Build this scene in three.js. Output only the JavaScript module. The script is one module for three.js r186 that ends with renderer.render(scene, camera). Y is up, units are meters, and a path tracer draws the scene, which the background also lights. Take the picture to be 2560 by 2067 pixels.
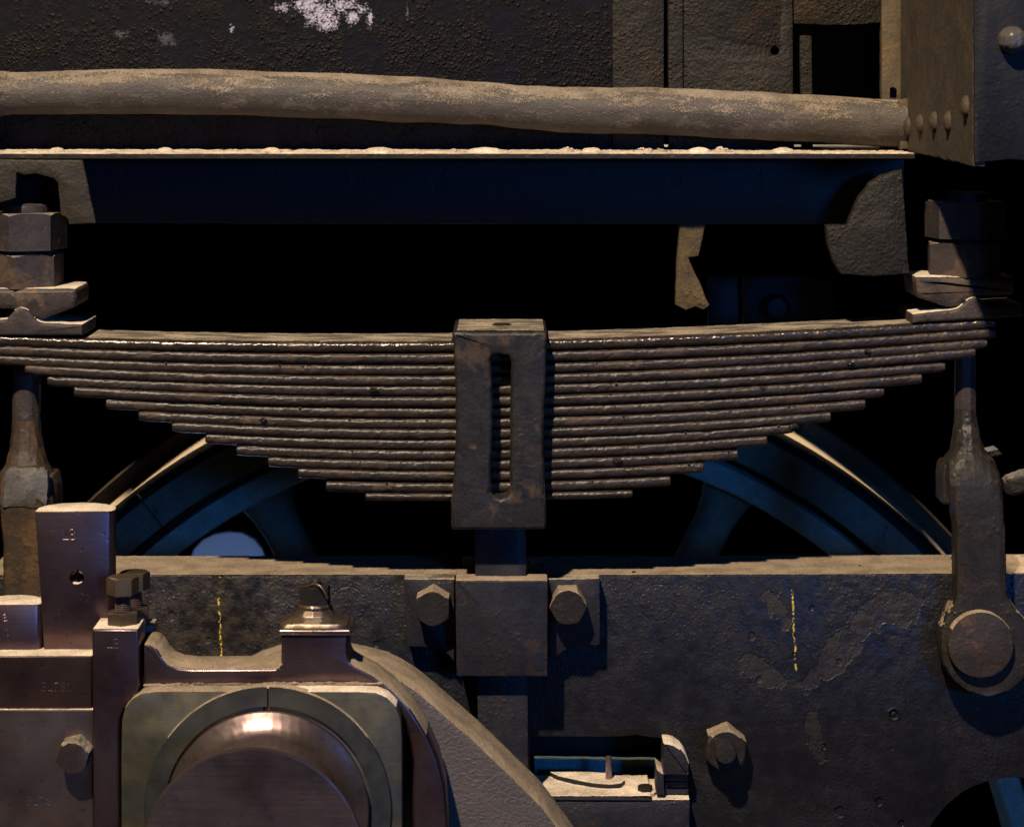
import * as THREE from 'three';
import { mergeGeometries, toCreasedNormals, mergeVertices } from 'three/addons/utils/BufferGeometryUtils.js';
import { RoundedBoxGeometry } from 'three/addons/geometries/RoundedBoxGeometry.js';
import { ImprovedNoise } from 'three/addons/math/ImprovedNoise.js';
import { Brush, Evaluator, SUBTRACTION } from 'three-bvh-csg';
import { RectAreaLightUniformsLib } from 'three/addons/lights/RectAreaLightUniformsLib.js';

// ---------------------------------------------------------------- camera, lamps, exposure
RectAreaLightUniformsLib.init();
const scene = new THREE.Scene();
scene.background = new THREE.Color(0x000000);
const W = 1024, H = 826, FAR = 3.0, EYE = 2.1, PX = 0.0005;       // 1 photo pixel = 0.5 mm at z = 0
const camera = new THREE.PerspectiveCamera(2 * Math.atan(2067 * PX / 2 / FAR) * 180 / Math.PI, W / H, 0.1, 40);
camera.position.set(0, EYE, FAR); camera.lookAt(0, EYE, 0);
camera.setViewOffset(W, H, 0, (1033.5 - 159) * H / 2067, W, H);    // rising-front lens: verticals stay upright
camera.focus = 2.95; camera.userData.fStop = 9;
const renderer = new THREE.WebGLRenderer({ antialias: true });
renderer.setSize(W, H);
renderer.toneMapping = THREE.LinearToneMapping;
renderer.toneMappingExposure = 1.0;
renderer.shadowMap.enabled = true;

const LAMPS = [
  { at: [-1.62, 7.75, 5.2], to: [0, 1.5, 0], color: [1, 0.83, 0.62], cd: 480, soft: 6, angle: 0.78, name: 'warm' },
  { at: [-0.15, 4.6, -2.5], to: [0, 1.5, -0.55], color: [1, 0.80, 0.55], cd: 150, soft: 4, angle: 0.26, name: 'back' },
];
const BLUE = { at: [2.3, 2.45, 5.6], to: [0, 1.5, 0], color: [0.035, 0.28, 1], power: 62, w: 0.9, h: 0.5 };

// ---------------------------------------------------------------- helpers
let seed0 = 12345;
const rnd = () => { seed0 = (seed0 * 1664525 + 1013904223) >>> 0; return seed0 / 4294967296; };
const P = (u, v, z = 0) => { const s = PX * (FAR - z) / FAR; return new THREE.Vector3((u - 1280) * s, EYE - (v - 159) * s, z); };
const S = (px, z = 0) => px * PX * (FAR - z) / FAR;
const noiseGen = new ImprovedNoise();
const n3 = (x, y, z) => noiseGen.noise(x + 31.7, y + 11.3, z + 57.1);
const clamp = (x, a = 0, b = 1) => Math.min(b, Math.max(a, x));
const sstep = (a, b, x) => { const t = clamp((x - a) / (b - a)); return t * t * (3 - 2 * t); };
const mix = (a, b, t) => a + (b - a) * t;

// periodic gradient noise
const GX = new Float32Array(4096), GY = new Float32Array(4096);
for (let i = 0; i < 4096; i++) { const a = rnd() * Math.PI * 2; GX[i] = Math.cos(a); GY[i] = Math.sin(a); }
const hsh = (x, y, s) => { let h = (x * 374761393 + y * 668265263 + s * 974634777) | 0; h = Math.imul(h ^ (h >>> 13), 1274126177); return (h ^ (h >>> 16)) >>> 0; };
function perlin(x, y, px, py, s) {
  const x0 = Math.floor(x), y0 = Math.floor(y), fx = x - x0, fy = y - y0;
  let xa = x0 % px; if (xa < 0) xa += px; let ya = y0 % py; if (ya < 0) ya += py;
  const xb = xa + 1 === px ? 0 : xa + 1, yb = ya + 1 === py ? 0 : ya + 1, sa = Math.imul(s, 974634777);
  const A = Math.imul(xa, 374761393) + sa, B = Math.imul(xb, 374761393) + sa, C = Math.imul(ya, 668265263), D = Math.imul(yb, 668265263);
  let k = A + C | 0; k = Math.imul(k ^ (k >>> 13), 1274126177) >>> 9 & 4095; const a = GX[k] * fx + GY[k] * fy;
  k = B + C | 0; k = Math.imul(k ^ (k >>> 13), 1274126177) >>> 9 & 4095; const b = GX[k] * (fx - 1) + GY[k] * fy;
  k = A + D | 0; k = Math.imul(k ^ (k >>> 13), 1274126177) >>> 9 & 4095; const c = GX[k] * fx + GY[k] * (fy - 1);
  k = B + D | 0; k = Math.imul(k ^ (k >>> 13), 1274126177) >>> 9 & 4095; const d = GX[k] * (fx - 1) + GY[k] * (fy - 1);
  const u = fx * fx * fx * (fx * (fx * 6 - 15) + 10), v = fy * fy * fy * (fy * (fy * 6 - 15) + 10);
  return (a + (b - a) * u + (c - a) * v + (a - b - c + d) * u * v) * 1.5;
}
function fbm(x, y, fx, fy, oct, s, gain = 0.5) {     // x, y in 0..1 over the tile; fx, fy whole cells per tile
  let r = 0, a = 1, t = 0;
  for (let i = 0; i < oct; i++) { r += a * perlin(x * fx, y * fy, fx, fy, s + i * 17); t += a; a *= gain; fx *= 2; fy *= 2; }
  return r / t;
}
function dots(x, y, fx, fy, s, size) {               // scattered round specks: 1 at a centre, 0 outside
  const X = x * fx, Y = y * fy, x0 = Math.floor(X), y0 = Math.floor(Y); let best = 0;
  for (let j = -1; j <= 1; j++) for (let i = -1; i <= 1; i++) {
    const cx = (((x0 + i) % fx) + fx) % fx, cy = (((y0 + j) % fy) + fy) % fy, h = hsh(cx, cy, s);
    const px = x0 + i + (h & 255) / 255, py = y0 + j + ((h >> 8) & 255) / 255, r = size * (0.3 + 0.7 * ((h >> 16) & 255) / 255);
    const dx = X - px, dy = Y - py, d = (dx * dx + dy * dy) / (r * r); if (d < 1) { const k = (1 - d) * (0.4 + 0.6 * ((h >>> 24) & 255) / 255); if (k > best) best = k; }
  }
  return best;
}
const toS = (c) => { c = clamp(c); return 255 * (c <= 0.0031308 ? 12.92 * c : 1.055 * Math.pow(c, 1 / 2.4) - 0.055); };
// a surface: fn(x, y) in metres over a tile w x h returns [r, g, b, height(m), roughness]
function surface(w, h, pw, ph, fn, bumpRange, { varied = false, ...opts } = {}, x0 = 0, y0 = 0) {
  const col = new Uint8Array(pw * ph * 4), bmp = new Float32Array(pw * ph * 4), rgh = new Uint8Array(pw * ph * 4);
  for (let j = 0; j < ph; j++) for (let i = 0; i < pw; i++) {
    const o = (j * pw + i) * 4, [r, g, b, hh, ro] = fn((i + 0.5) / pw, (j + 0.5) / ph);
    col[o] = toS(r); col[o + 1] = toS(g); col[o + 2] = toS(b); col[o + 3] = 255;
    bmp[o] = bmp[o + 1] = bmp[o + 2] = 0.5 + hh / bumpRange; bmp[o + 3] = 1;
    rgh[o] = rgh[o + 1] = rgh[o + 2] = 255 * clamp(ro); rgh[o + 3] = 255;
  }
  const mk = (d, type, srgb) => { const t = new THREE.DataTexture(d, pw, ph, THREE.RGBAFormat, type); t.wrapS = t.wrapT = THREE.RepeatWrapping; t.magFilter = THREE.LinearFilter; t.minFilter = THREE.LinearFilter; if (srgb) t.colorSpace = THREE.SRGBColorSpace; t.repeat.set(1 / w, 1 / h); t.offset.set(-x0 / w, -y0 / h); t.needsUpdate = true; return t; };
  let mean = 0; for (let i = 0; i < rgh.length; i += 4) mean += rgh[i]; mean /= 255 * pw * ph;
  const m = new THREE.MeshPhysicalMaterial({ map: mk(col, THREE.UnsignedByteType, true), bumpMap: mk(bmp, THREE.FloatType), bumpScale: bumpRange, roughness: mean, metalness: 0, ...opts });
  if (varied) { m.roughnessMap = mk(rgh, THREE.UnsignedByteType); m.roughness = 1; }
  return m;
}
const v3 = (a, b, t) => [mix(a[0], b[0], t), mix(a[1], b[1], t), mix(a[2], b[2], t)];

// painted, rusted, corroded iron in one tile
function iron(p) {
  const q = { tile: 0.4, px: 512, seed: 1, base: [0.0100, 0.0100, 0.0140], base2: [0.0150, 0.0135, 0.0160], rust: [0.030, 0.018, 0.012], rustAt: 0.32, peel: 0.3, lump: 0.0006, grain: 0.00012, bump: 0.0006, dotN: 48, rough: [0.42, 0.6], spec: 0.42, ...p };
  const s = q.seed * 101;
  return surface(q.tile, q.tile, q.px, q.px, (x, y) => {
    const wx = x + 0.02 * fbm(x, y, 12, 12, 2, s + 3), wy = y + 0.02 * fbm(x, y, 12, 12, 2, s + 5);
    const a = fbm(wx, wy, 5, 5, 5, s, 0.55), b = fbm(x, y, 18, 18, 4, s + 40, 0.6), f = fbm(x, y, 90, 90, 3, s + 70, 0.7);
    const pl = fbm(wx, wy, 7, 7, 4, s + 200, 0.5), peel = sstep(q.peel, q.peel + 0.025, pl), ru = sstep(q.rustAt, q.rustAt + 0.16, fbm(wx, wy, 6, 6, 5, s + 300, 0.6) + 0.15 * peel);
    let c = v3(q.base, q.base2, clamp(0.5 + 0.9 * a + 0.5 * b)); c = v3(c, q.rust, 0.75 * ru + 0.25 * peel);
    const k = 1 + 0.35 * f + 0.25 * b; 
    const d = dots(x, y, q.dotN, q.dotN, s + 9, 0.42);
    const h = q.lump * (0.6 * a + 0.6 * b) + q.grain * f * 1.6 - 0.00028 * peel + q.bump * d * sstep(-0.1, 0.25, a + 0.3 * b);
    return [c[0] * k, c[1] * k, c[2] * k, h, mix(q.rough[0], q.rough[1], clamp(0.5 + 0.7 * b + 0.3 * f)) + 0.15 * ru];
  }, 0.004, { varied: q.varied, specularIntensity: q.spec });
}
// ---------------------------------------------------------------- materials
const M = {};
M.paint = iron({ seed: 1 });
M.spring = iron({ seed: 2, varied: true, px: 640, spec: 0.7, base: [0.0155, 0.0112, 0.0092], base2: [0.0265, 0.0178, 0.0132], rust: [0.0370, 0.0220, 0.0142], rustAt: 0.18, lump: 0.0004, grain: 0.0001, bump: 0.0004, rough: [0.36, 0.54] });
M.springTop = M.spring.clone(); M.springTop.roughness = 0.6; M.springTop.specularIntensity = 0.9;
M.buckle = iron({ seed: 3, varied: true, base: [0.0101, 0.0097, 0.0113], base2: [0.0140, 0.0121, 0.0117], rust: [0.0400, 0.0245, 0.0165], rustAt: 0.10, lump: 0.0010, bump: 0.0004, rough: [0.42, 0.58] , spec: 0.55});
M.hanger = iron({ seed: 4, varied: true, base: [0.0122, 0.0107, 0.0096], base2: [0.0179, 0.0143, 0.0110], rust: [0.0321, 0.0179, 0.0100], rustAt: 0.34, lump: 0.0009, bump: 0.0009, dotN: 40, rough: [0.42, 0.58] });
M.wornLink = iron({ seed: 21, base: [0.0480, 0.0440, 0.0400], base2: [0.0960, 0.0880, 0.0800], rust: [0.0288, 0.0176, 0.0104], rustAt: 0.05, peel: 0.05, lump: 0.0008, bump: 0.0005, spec: 0.6, rough: [0.38, 0.5] });
M.rustLink = iron({ seed: 22, base: [0.022, 0.016, 0.011], base2: [0.040, 0.027, 0.018], rust: [0.060, 0.034, 0.017], rustAt: 0.12, peel: 0.08, lump: 0.0009, bump: 0.0005, spec: 0.4, rough: [0.45, 0.6] });
M.nut = iron({ seed: 5, base: [0.0264, 0.0211, 0.0217], base2: [0.0361, 0.0277, 0.0241], rust: [0.0708, 0.0472, 0.0319], rustAt: 0.16, lump: 0.0008, rough: [0.45, 0.6] });
M.rough = iron({ seed: 6, base: [0.0093, 0.0079, 0.0062], base2: [0.0162, 0.0127, 0.0087], rust: [0.0230, 0.0141, 0.0076], rustAt: 0.22, lump: 0.0022, grain: 0.0006, bump: 0.0020, dotN: 80, rough: [0.55, 0.75] });
M.tan = iron({ seed: 7, base: [0.0562, 0.0420, 0.0270], base2: [0.0863, 0.0630, 0.0360], rust: [0.0975, 0.0615, 0.0270], rustAt: 0.2, lump: 0.0010, grain: 0.0002, bump: 0.0005, rough: [0.6, 0.8] });
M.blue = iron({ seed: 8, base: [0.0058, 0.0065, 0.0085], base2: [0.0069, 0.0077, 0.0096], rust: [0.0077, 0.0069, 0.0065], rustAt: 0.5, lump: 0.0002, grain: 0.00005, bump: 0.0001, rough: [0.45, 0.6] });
M.wheel = iron({ seed: 9, base: [0.1235, 0.2145, 0.2015], base2: [0.1690, 0.2600, 0.2470], rust: [0.0520, 0.0715, 0.0780], rustAt: 0.30, peel: 0.45, lump: 0.0003, grain: 0.0001, bump: 0.0002, rough: [0.5, 0.65] });
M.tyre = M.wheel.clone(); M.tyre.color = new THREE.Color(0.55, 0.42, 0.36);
M.flange = iron({ seed: 19, base: [0.0450, 0.0315, 0.0165], base2: [0.0630, 0.0450, 0.0240], rust: [0.0270, 0.0165, 0.0075], rough: [0.6, 0.8], lump: 0.0003, bump: 0.0002 });
M.tread = iron({ seed: 10, base: [0.34, 0.27, 0.19], base2: [0.42, 0.33, 0.23], rust: [0.26, 0.18, 0.11], rustAt: 0.3, peel: 0.6, lump: 0.0001, grain: 0.00005, bump: 0.0001, rough: [0.45, 0.6] });
M.dust = surface(0.25, 0.25, 512, 512, (x, y) => {
  const a = fbm(x, y, 6, 6, 5, 900, 0.6), f = fbm(x, y, 70, 70, 3, 950, 0.75), d = dots(x, y, 60, 60, 970, 0.4), k = clamp(0.5 + 1.1 * a + 0.35 * f);
  const c = v3([0.30, 0.24, 0.175], [0.62, 0.51, 0.40], k);
  const m = 1 + 0.28 * f - 0.25 * d;
  return [c[0] * m, c[1] * m, c[2] * m, 0.0005 * a + 0.0004 * f + 0.0004 * d, 0.95];
}, 0.004);
M.dustF = M.dust.clone(); M.dustF.color = new THREE.Color(0.40, 0.365, 0.315);      // older, greyer dust
M.thinDust = surface(0.25, 0.25, 512, 512, (x, y) => {     // a thin, streaky film of dust with the iron showing through
  const a = fbm(x, y, 4, 14, 5, 1900, 0.6), f = fbm(x, y, 50, 70, 3, 1950, 0.75), k = sstep(-0.25, 0.35, a + 0.3 * f);
  const c = v3([0.06, 0.048, 0.036], [0.27, 0.215, 0.155], k), m = 1 + 0.3 * f;
  return [c[0] * m, c[1] * m, c[2] * m, 0.0004 * a + 0.0003 * f, 0.85];
}, 0.004);
M.pipe = surface(0.5, 0.25, 1024, 512, (x, y) => {     // y runs once round the pipe; patches of old dust
  const wx = x + 0.03 * fbm(x, y, 6, 4, 3, 1001), wy = y + 0.05 * fbm(x, y, 6, 4, 3, 1003);
  const a = fbm(wx, wy, 5, 3, 5, 1010, 0.55), b = fbm(x, y, 16, 9, 4, 1020, 0.6), f = fbm(x, y, 110, 60, 3, 1030, 0.7), d = dots(x, y, 70, 35, 1040, 0.32), g = fbm(wx, wy, 9, 6, 5, 1080, 0.65);
  let c = v3([0.034, 0.030, 0.029], [0.060, 0.050, 0.043], clamp(0.5 + a + 0.5 * b));
  c = v3(c, [0.085, 0.070, 0.056], 0.8 * sstep(0.12, 0.3, g + 0.3 * f));
  const m = 1 + 0.22 * f + 0.5 * d;
  return [c[0] * m, c[1] * m, c[2] * m, 0.0009 * a + 0.0006 * b + 0.00012 * f + 0.0006 * d + 0.00015 * g, 0.62 + 0.15 * b];
}, 0.004, { specularIntensity: 0.5 });
M.crank = surface(0.25, 0.25, 640, 640, (x, y) => {
  const a = fbm(x, y, 5, 5, 4, 1100), b = fbm(x + 0.004 * a, y, 46, 60, 3, 1120, 0.6), f = fbm(x, y, 120, 120, 2, 1130);
  const c = v3([0.034, 0.027, 0.026], [0.056, 0.045, 0.042], clamp(0.5 + 0.7 * a + 0.5 * b));
  const m = 1 + 0.2 * f;
  return [c[0] * m, c[1] * m, c[2] * m, 0.00055 * b + 0.0002 * f, 0.6 + 0.1 * b];
}, 0.004);
M.brass = surface(0.3, 0.3, 640, 640, (x, y) => {
  const a = fbm(x + 0.04 * fbm(x, y, 5, 5, 3, 1203), y, 4, 4, 5, 1200, 0.55), b = fbm(x, y, 14, 14, 4, 1220, 0.6), f = fbm(x, y, 8, 130, 3, 1230, 0.6);
  let c = v3([0.030, 0.029, 0.024], [0.056, 0.050, 0.031], sstep(-0.2, 0.35, a)); c = v3(c, [0.028, 0.030, 0.029], 0.7 * sstep(0.05, 0.35, -a + 0.3 * b));
  const m = 1 + 0.15 * f + 0.1 * b;
  return [c[0] * m, c[1] * m, c[2] * m, 0.0001 * b + 0.00003 * f, 0.5 + 0.2 * b];
}, 0.004, { metalness: 0.35, varied: true });

const STEEL = (x, y, s) => {
  const a = fbm(x + 0.05 * fbm(x, y, 3, 3, 3, s + 3), y, 3, 3, 5, s, 0.55), b = fbm(x, y, 10, 10, 4, s + 20, 0.6), l = fbm(x, y, 4, 150, 3, s + 30, 0.6), f = fbm(x, y, 110, 110, 2, s + 40);
  const sp = sstep(0.55, 0.75, dots(x, y, 26, 26, s + 50, 0.3));
  let c = v3([0.150, 0.112, 0.116], [0.31, 0.262, 0.258], clamp(0.5 + 1.5 * a + 0.25 * b)); c = v3(c, [0.28, 0.17, 0.12], 0.5 * sstep(0.1, 0.4, b - 0.4 * a));
  const m = 1 + 0.10 * l + 0.07 * f - 0.25 * sp;
  return [c[0] * m * 0.8, c[1] * m * 0.78, c[2] * m * 0.8, 0.00003 * l + 0.00006 * b - 0.00012 * sp, clamp(0.34 + 0.10 * b + 0.06 * l - 0.05 * a, 0.2, 0.7)];
};
M.steel = surface(0.4, 0.4, 640, 640, (x, y) => STEEL(x, y, 1300), 0.004, { metalness: 0.92, varied: true });
M.darkSteel = new THREE.MeshPhysicalMaterial({ ...{}, map: M.steel.map, bumpMap: M.steel.bumpMap, bumpScale: 0.004, roughnessMap: M.steel.roughnessMap, roughness: 0.9, metalness: 0.6, color: new THREE.Color(0.6, 0.55, 0.55) });
M.pinSteel = new THREE.MeshPhysicalMaterial({ map: M.steel.map, bumpMap: M.steel.bumpMap, bumpScale: 0.0005, roughness: 0.25, metalness: 0.9, color: new THREE.Color(1.0, 0.93, 0.86) });
M.polish = new THREE.MeshPhysicalMaterial({ map: M.steel.map, bumpMap: M.steel.bumpMap, bumpScale: 0.0007, roughnessMap: M.steel.roughnessMap, roughness: 0.8, metalness: 0.9, color: new THREE.Color(1.45, 1.38, 1.32) });
M.oil = new THREE.MeshPhysicalMaterial({ map: M.brass.map, bumpMap: M.brass.bumpMap, bumpScale: 0.004, roughness: 0.36, metalness: 0.7, color: new THREE.Color(2.5, 1.95, 1.9) });
// steel face with punched characters: items are [text, u, v, height px]; the tile starts at pixel (u0, v1) and is w x h pixels, all at depth z
function stamped(u0, v0, u1, v1, z, items, scratches = 0, tone = [1, 1, 1]) {
  const a = P(u0, v1, z), b = P(u1, v0, z), w = b.x - a.x, h = b.y - a.y, den = Math.min(2, 900 / Math.max(u1 - u0, v1 - v0)), pw = Math.round((u1 - u0) * den), ph = Math.round((v1 - v0) * den);
  const cv = document.createElement('canvas'); cv.width = pw; cv.height = ph;
  const c = cv.getContext('2d'); c.fillStyle = '#000'; c.fillRect(0, 0, pw, ph); c.fillStyle = '#fff'; c.textAlign = 'center'; c.textBaseline = 'middle';
  for (const [t, u, v, s, tilt = 0] of items) { c.save(); c.translate((u - u0) / (u1 - u0) * pw, (v - v0) / (v1 - v0) * ph); c.rotate(tilt); c.font = Math.round(s / (u1 - u0) * pw) + 'px sans-serif'; c.fillText(t, 0, 0); c.restore(); }
  c.strokeStyle = '#888'; c.lineWidth = 1.2;
  for (let i = 0; i < scratches; i++) { const x = rnd() * pw, y = rnd() * ph, t = (rnd() - 0.5) * 1.6, l = 6 + rnd() * 34; c.globalAlpha = 0.12 + rnd() * 0.25; c.beginPath(); c.moveTo(x, y); c.lineTo(x + l * Math.cos(t), y + l * Math.sin(t)); c.stroke(); }
  const d = c.getImageData(0, 0, pw, ph).data, at = (i, j) => d[(clamp(j, 0, ph - 1) * pw + clamp(i, 0, pw - 1)) * 4] / 255;
  return surface(w, h, pw, ph, (x, y) => {
    const i = Math.floor(x * pw), j = ph - 1 - Math.floor(y * ph), r = STEEL(x * w / 0.4, y * h / 0.4, 1400 + Math.round(u0));
    const t = (at(i, j) * 4 + at(i - 1, j) + at(i + 1, j) + at(i, j - 1) + at(i, j + 1)) / 8;
    r[3] -= 0.0002 * t; const k = 1 - 0.12 * t; r[0] *= k; r[1] *= k; r[2] *= k; return r;
  }, 0.004, { metalness: 0.92, roughness: 0.32, color: new THREE.Color(...tone) }, a.x, a.y);
}

// ---------------------------------------------------------------- scene graph helpers
const used = new Map(), origin = new Map();
function numbered(name) { const n = used.get(name) || 0; used.set(name, n + 1); return n ? name + '_' + String(n).padStart(3, '0') : name; }
function thing(name, label, category, at, group) {
  const o = new THREE.Group(); o.name = numbered(name); o.position.copy(at); scene.add(o); origin.set(o, at.clone());
  o.userData = { label, category }; if (group) o.userData.group = group; return o;
}
function boxUV(g) {
  g = g.index ? g.toNonIndexed() : g; const p = g.attributes.position, n = p.count, uv = new Float32Array(n * 2), a = new THREE.Vector3(), b = new THREE.Vector3(), c = new THREE.Vector3();
  for (let i = 0; i < n; i += 3) {
    a.fromBufferAttribute(p, i); b.fromBufferAttribute(p, i + 1).sub(a); c.fromBufferAttribute(p, i + 2).sub(a); b.cross(c);
    const x = Math.abs(b.x), y = Math.abs(b.y), z = Math.abs(b.z);
    for (let k = i; k < i + 3; k++) { const X = p.getX(k), Y = p.getY(k), Z = p.getZ(k);
      if (z >= x * 0.9 && z >= y * 0.9) { uv[2 * k] = X; uv[2 * k + 1] = Y; } else if (y >= x) { uv[2 * k] = X; uv[2 * k + 1] = Z; } else { uv[2 * k] = Z + 0.13; uv[2 * k + 1] = Y; } }
  }
  g.setAttribute('uv', new THREE.BufferAttribute(uv, 2)); return g;
}
function part(name, geos, mat, parent, opts = {}) {
  let list = (Array.isArray(geos) ? geos : [geos]).map((g) => opts.uv ? (g.index ? g.toNonIndexed() : g) : boxUV(g));
  list.forEach((g) => { for (const k of Object.keys(g.attributes)) if (!['position', 'normal', 'uv'].includes(k)) g.deleteAttribute(k); });
  let g = list.length > 1 ? mergeGeometries(list) : list[0];
  const o = origin.get(parent); g = g.clone().translate(-o.x, -o.y, -o.z);
  const m = new THREE.Mesh(g, mat); m.name = name; m.castShadow = m.receiveShadow = true; parent.add(m); origin.set(m, o);
  if (opts.label) m.userData.label = opts.label; if (opts.kind) m.userData.kind = opts.kind;
  return m;
}
// outline in photo pixels at depth z ([u, v] or [u, v, corner radius]) -> points in metres
function outline(pts, z, jit = 0, step = 9, freq = 0.03) {
  const q = []; const n = pts.length;
  for (let i = 0; i < n; i++) {
    const [u, v, r] = pts[i]; if (!r) { q.push([u, v]); continue; }
    const [pu, pv] = pts[(i + n - 1) % n], [nu, nv] = pts[(i + 1) % n];
    const d1 = Math.hypot(pu - u, pv - v), d2 = Math.hypot(nu - u, nv - v), r1 = Math.min(r, d1 * 0.49), r2 = Math.min(r, d2 * 0.49);
    const a = [u + (pu - u) / d1 * r1, v + (pv - v) / d1 * r1], b = [u + (nu - u) / d2 * r2, v + (nv - v) / d2 * r2];
    for (let k = 0; k <= 8; k++) { const t = k / 8; q.push([(1 - t) ** 2 * a[0] + 2 * t * (1 - t) * u + t * t * b[0], (1 - t) ** 2 * a[1] + 2 * t * (1 - t) * v + t * t * b[1]]); }
  }
  const o = [];
  for (let i = 0; i < q.length; i++) {
    const [u, v] = q[i], [nu, nv] = q[(i + 1) % q.length], L = Math.hypot(nu - u, nv - v), m = jit ? Math.max(1, Math.round(L / step)) : 1;
    for (let k = 0; k < m; k++) { const t = k / m; let a = mix(u, nu, t), b = mix(v, nv, t);
      if (jit) { a += jit * (n3(a * freq, b * freq, z * 20) + 0.6 * n3(a * freq * 3, b * freq * 3, 9)); b += jit * (n3(a * freq, b * freq, 33 + z * 20) + 0.6 * n3(a * freq * 3, b * freq * 3, 71)); }
      const p = P(a, b, z); if (!o.length || Math.hypot(o[o.length - 1].x - p.x, o[o.length - 1].y - p.y) > 2e-5) o.push(new THREE.Vector2(p.x, p.y)); }
  }
  return o;
}
function ext(pts, z, thick, { bevel = 0.0015, jit = 0, step = 9, freq = 0.03, holes = [], seg = 2, crease = 0.7 } = {}) {
  const sh = new THREE.Shape(outline(pts, z, jit, step, freq));
  for (const h of holes) sh.holes.push(new THREE.Path(outline(h, z, jit, step, freq)));
  const g = new THREE.ExtrudeGeometry(sh, { depth: thick - 2 * bevel, bevelEnabled: bevel > 0, bevelThickness: bevel, bevelSize: bevel, bevelOffset: -bevel, bevelSegments: seg, steps: 1 });
  g.translate(0, 0, z - thick + bevel);
  return toCreasedNormals(g, crease);
}
const circle = (u, v, r, n = 40) => Array.from({ length: n }, (_, i) => [u + r * Math.cos(i / n * 2 * Math.PI), v + r * Math.sin(i / n * 2 * Math.PI)]);
// lathe about an axis along +z: profile [[r, z]...] from back to front
function latheZ(x, y, prof, n = 64, gap = 0) {
  const g = new THREE.LatheGeometry(prof.map(([r, z]) => new THREE.Vector2(Math.max(r, 1e-5), -z)).reverse(), n, gap, Math.PI * 2 - 2 * gap);
  g.rotateX(-Math.PI / 2); g.translate(x, y, 0);
  return toCreasedNormals(fixOut(g, x, y), 0.6);
}
function fixOut(g) { return g.index ? g.toNonIndexed() : g; }
function latheY(x, z, prof, n = 48) { const g = new THREE.LatheGeometry(prof.map(([r, y]) => new THREE.Vector2(Math.max(r, 1e-5), y)), n); g.translate(x, 0, z); return toCreasedNormals(g.toNonIndexed(), 0.6); }
// hexagon with a chamfered face, axis +z, from z0 to z1
function hexZ(x, y, R, z0, z1, turn = 0, rc = 0.86, hole = 0) {
  const n = 72, pos = [], rh = (a) => { const t = ((a - turn) % (Math.PI / 3) + Math.PI / 3) % (Math.PI / 3) - Math.PI / 6; return R * Math.cos(Math.PI / 6) / Math.cos(t); };
  const ring = (f) => Array.from({ length: n }, (_, i) => { const a = i / n * 2 * Math.PI + turn, [r, z] = f(rh(a)); return [x + r * Math.cos(a), y + r * Math.sin(a), z]; });
  const c = rc * R, rings = [ring((r) => [r, z0]), ring((r) => [r, z1 - Math.max(0, r - c) * 0.5]), ring((r) => [Math.min(r, c), z1]), ring(() => [hole || 1e-5, z1])];
  const q = (A, B) => { for (let i = 0; i < n; i++) { const j = (i + 1) % n; pos.push(...A[i], ...A[j], ...B[j], ...A[i], ...B[j], ...B[i]); } };
  q(rings[0], rings[1]); q(rings[1], rings[2]); q(rings[2], rings[3]);
  const g = new THREE.BufferGeometry(); g.setAttribute('position', new THREE.Float32BufferAttribute(pos, 3)); g.computeVertexNormals();
  return toCreasedNormals(g, 0.25);
}
function hexY(x, z, R, y0, y1, turn = 0, rc = 0.88) {           // same, axis +y, chamfered top; both z0 and z1 are heights
  const g = hexZ(0, 0, R, y0, y1, turn, rc); g.rotateX(-Math.PI / 2); g.translate(x, 0, z); return g;
}
function box(x0, x1, y0, y1, z0, z1, r = 0.0015) { const g = new RoundedBoxGeometry(x1 - x0, y1 - y0, z1 - z0, 2, r); g.translate((x0 + x1) / 2, (y0 + y1) / 2, (z0 + z1) / 2); return g.index ? g.toNonIndexed() : g; }
function boxPx(u0, v0, u1, v1, z, thick, r = 0.0015) { const a = P(u0, v1, z), b = P(u1, v0, z); return box(a.x, b.x, a.y, b.y, z - thick, z, r); }
// a loft of rounded sections along y: [y, x, z, half width x, half depth z, squareness]
function loft(secs, n = 48, amp = 0, fq = 60) {
  const pos = [], idx = [], N = secs.length;
  for (const [y, x, z, hx, hz, e] of secs) for (let i = 0; i < n; i++) {
    const a = i / n * 2 * Math.PI, c = Math.cos(a), s = Math.sin(a), k = Math.pow(Math.abs(c) ** e + Math.abs(s) ** e, -1 / e);
    const X = x + hx * c * k, Z = z + hz * s * k, d = amp ? 1 + (amp / hx) * (n3(X * fq, y * fq, Z * fq) + 0.5 * n3(X * fq * 3, y * fq * 3, Z * fq * 3)) : 1;
    pos.push(x + (X - x) * d, y, z + (Z - z) * d);
  }
  for (let j = 0; j < N - 1; j++) for (let i = 0; i < n; i++) { const a = j * n + i, b = j * n + (i + 1) % n, c = a + n, d = b + n; idx.push(a, c, b, b, c, d); }
  const capA = pos.length / 3; pos.push(secs[0][1], secs[0][0], secs[0][2]); const capB = pos.length / 3; pos.push(secs[N - 1][1], secs[N - 1][0], secs[N - 1][2]);
  for (let i = 0; i < n; i++) { idx.push(capA, i, (i + 1) % n); idx.push(capB, (N - 1) * n + (i + 1) % n, (N - 1) * n + i); }
  const g = new THREE.BufferGeometry(); g.setAttribute('position', new THREE.Float32BufferAttribute(pos, 3)); g.setIndex(idx); g.computeVertexNormals(); 
  return toCreasedNormals(g.toNonIndexed(), 0.9);
}
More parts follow.
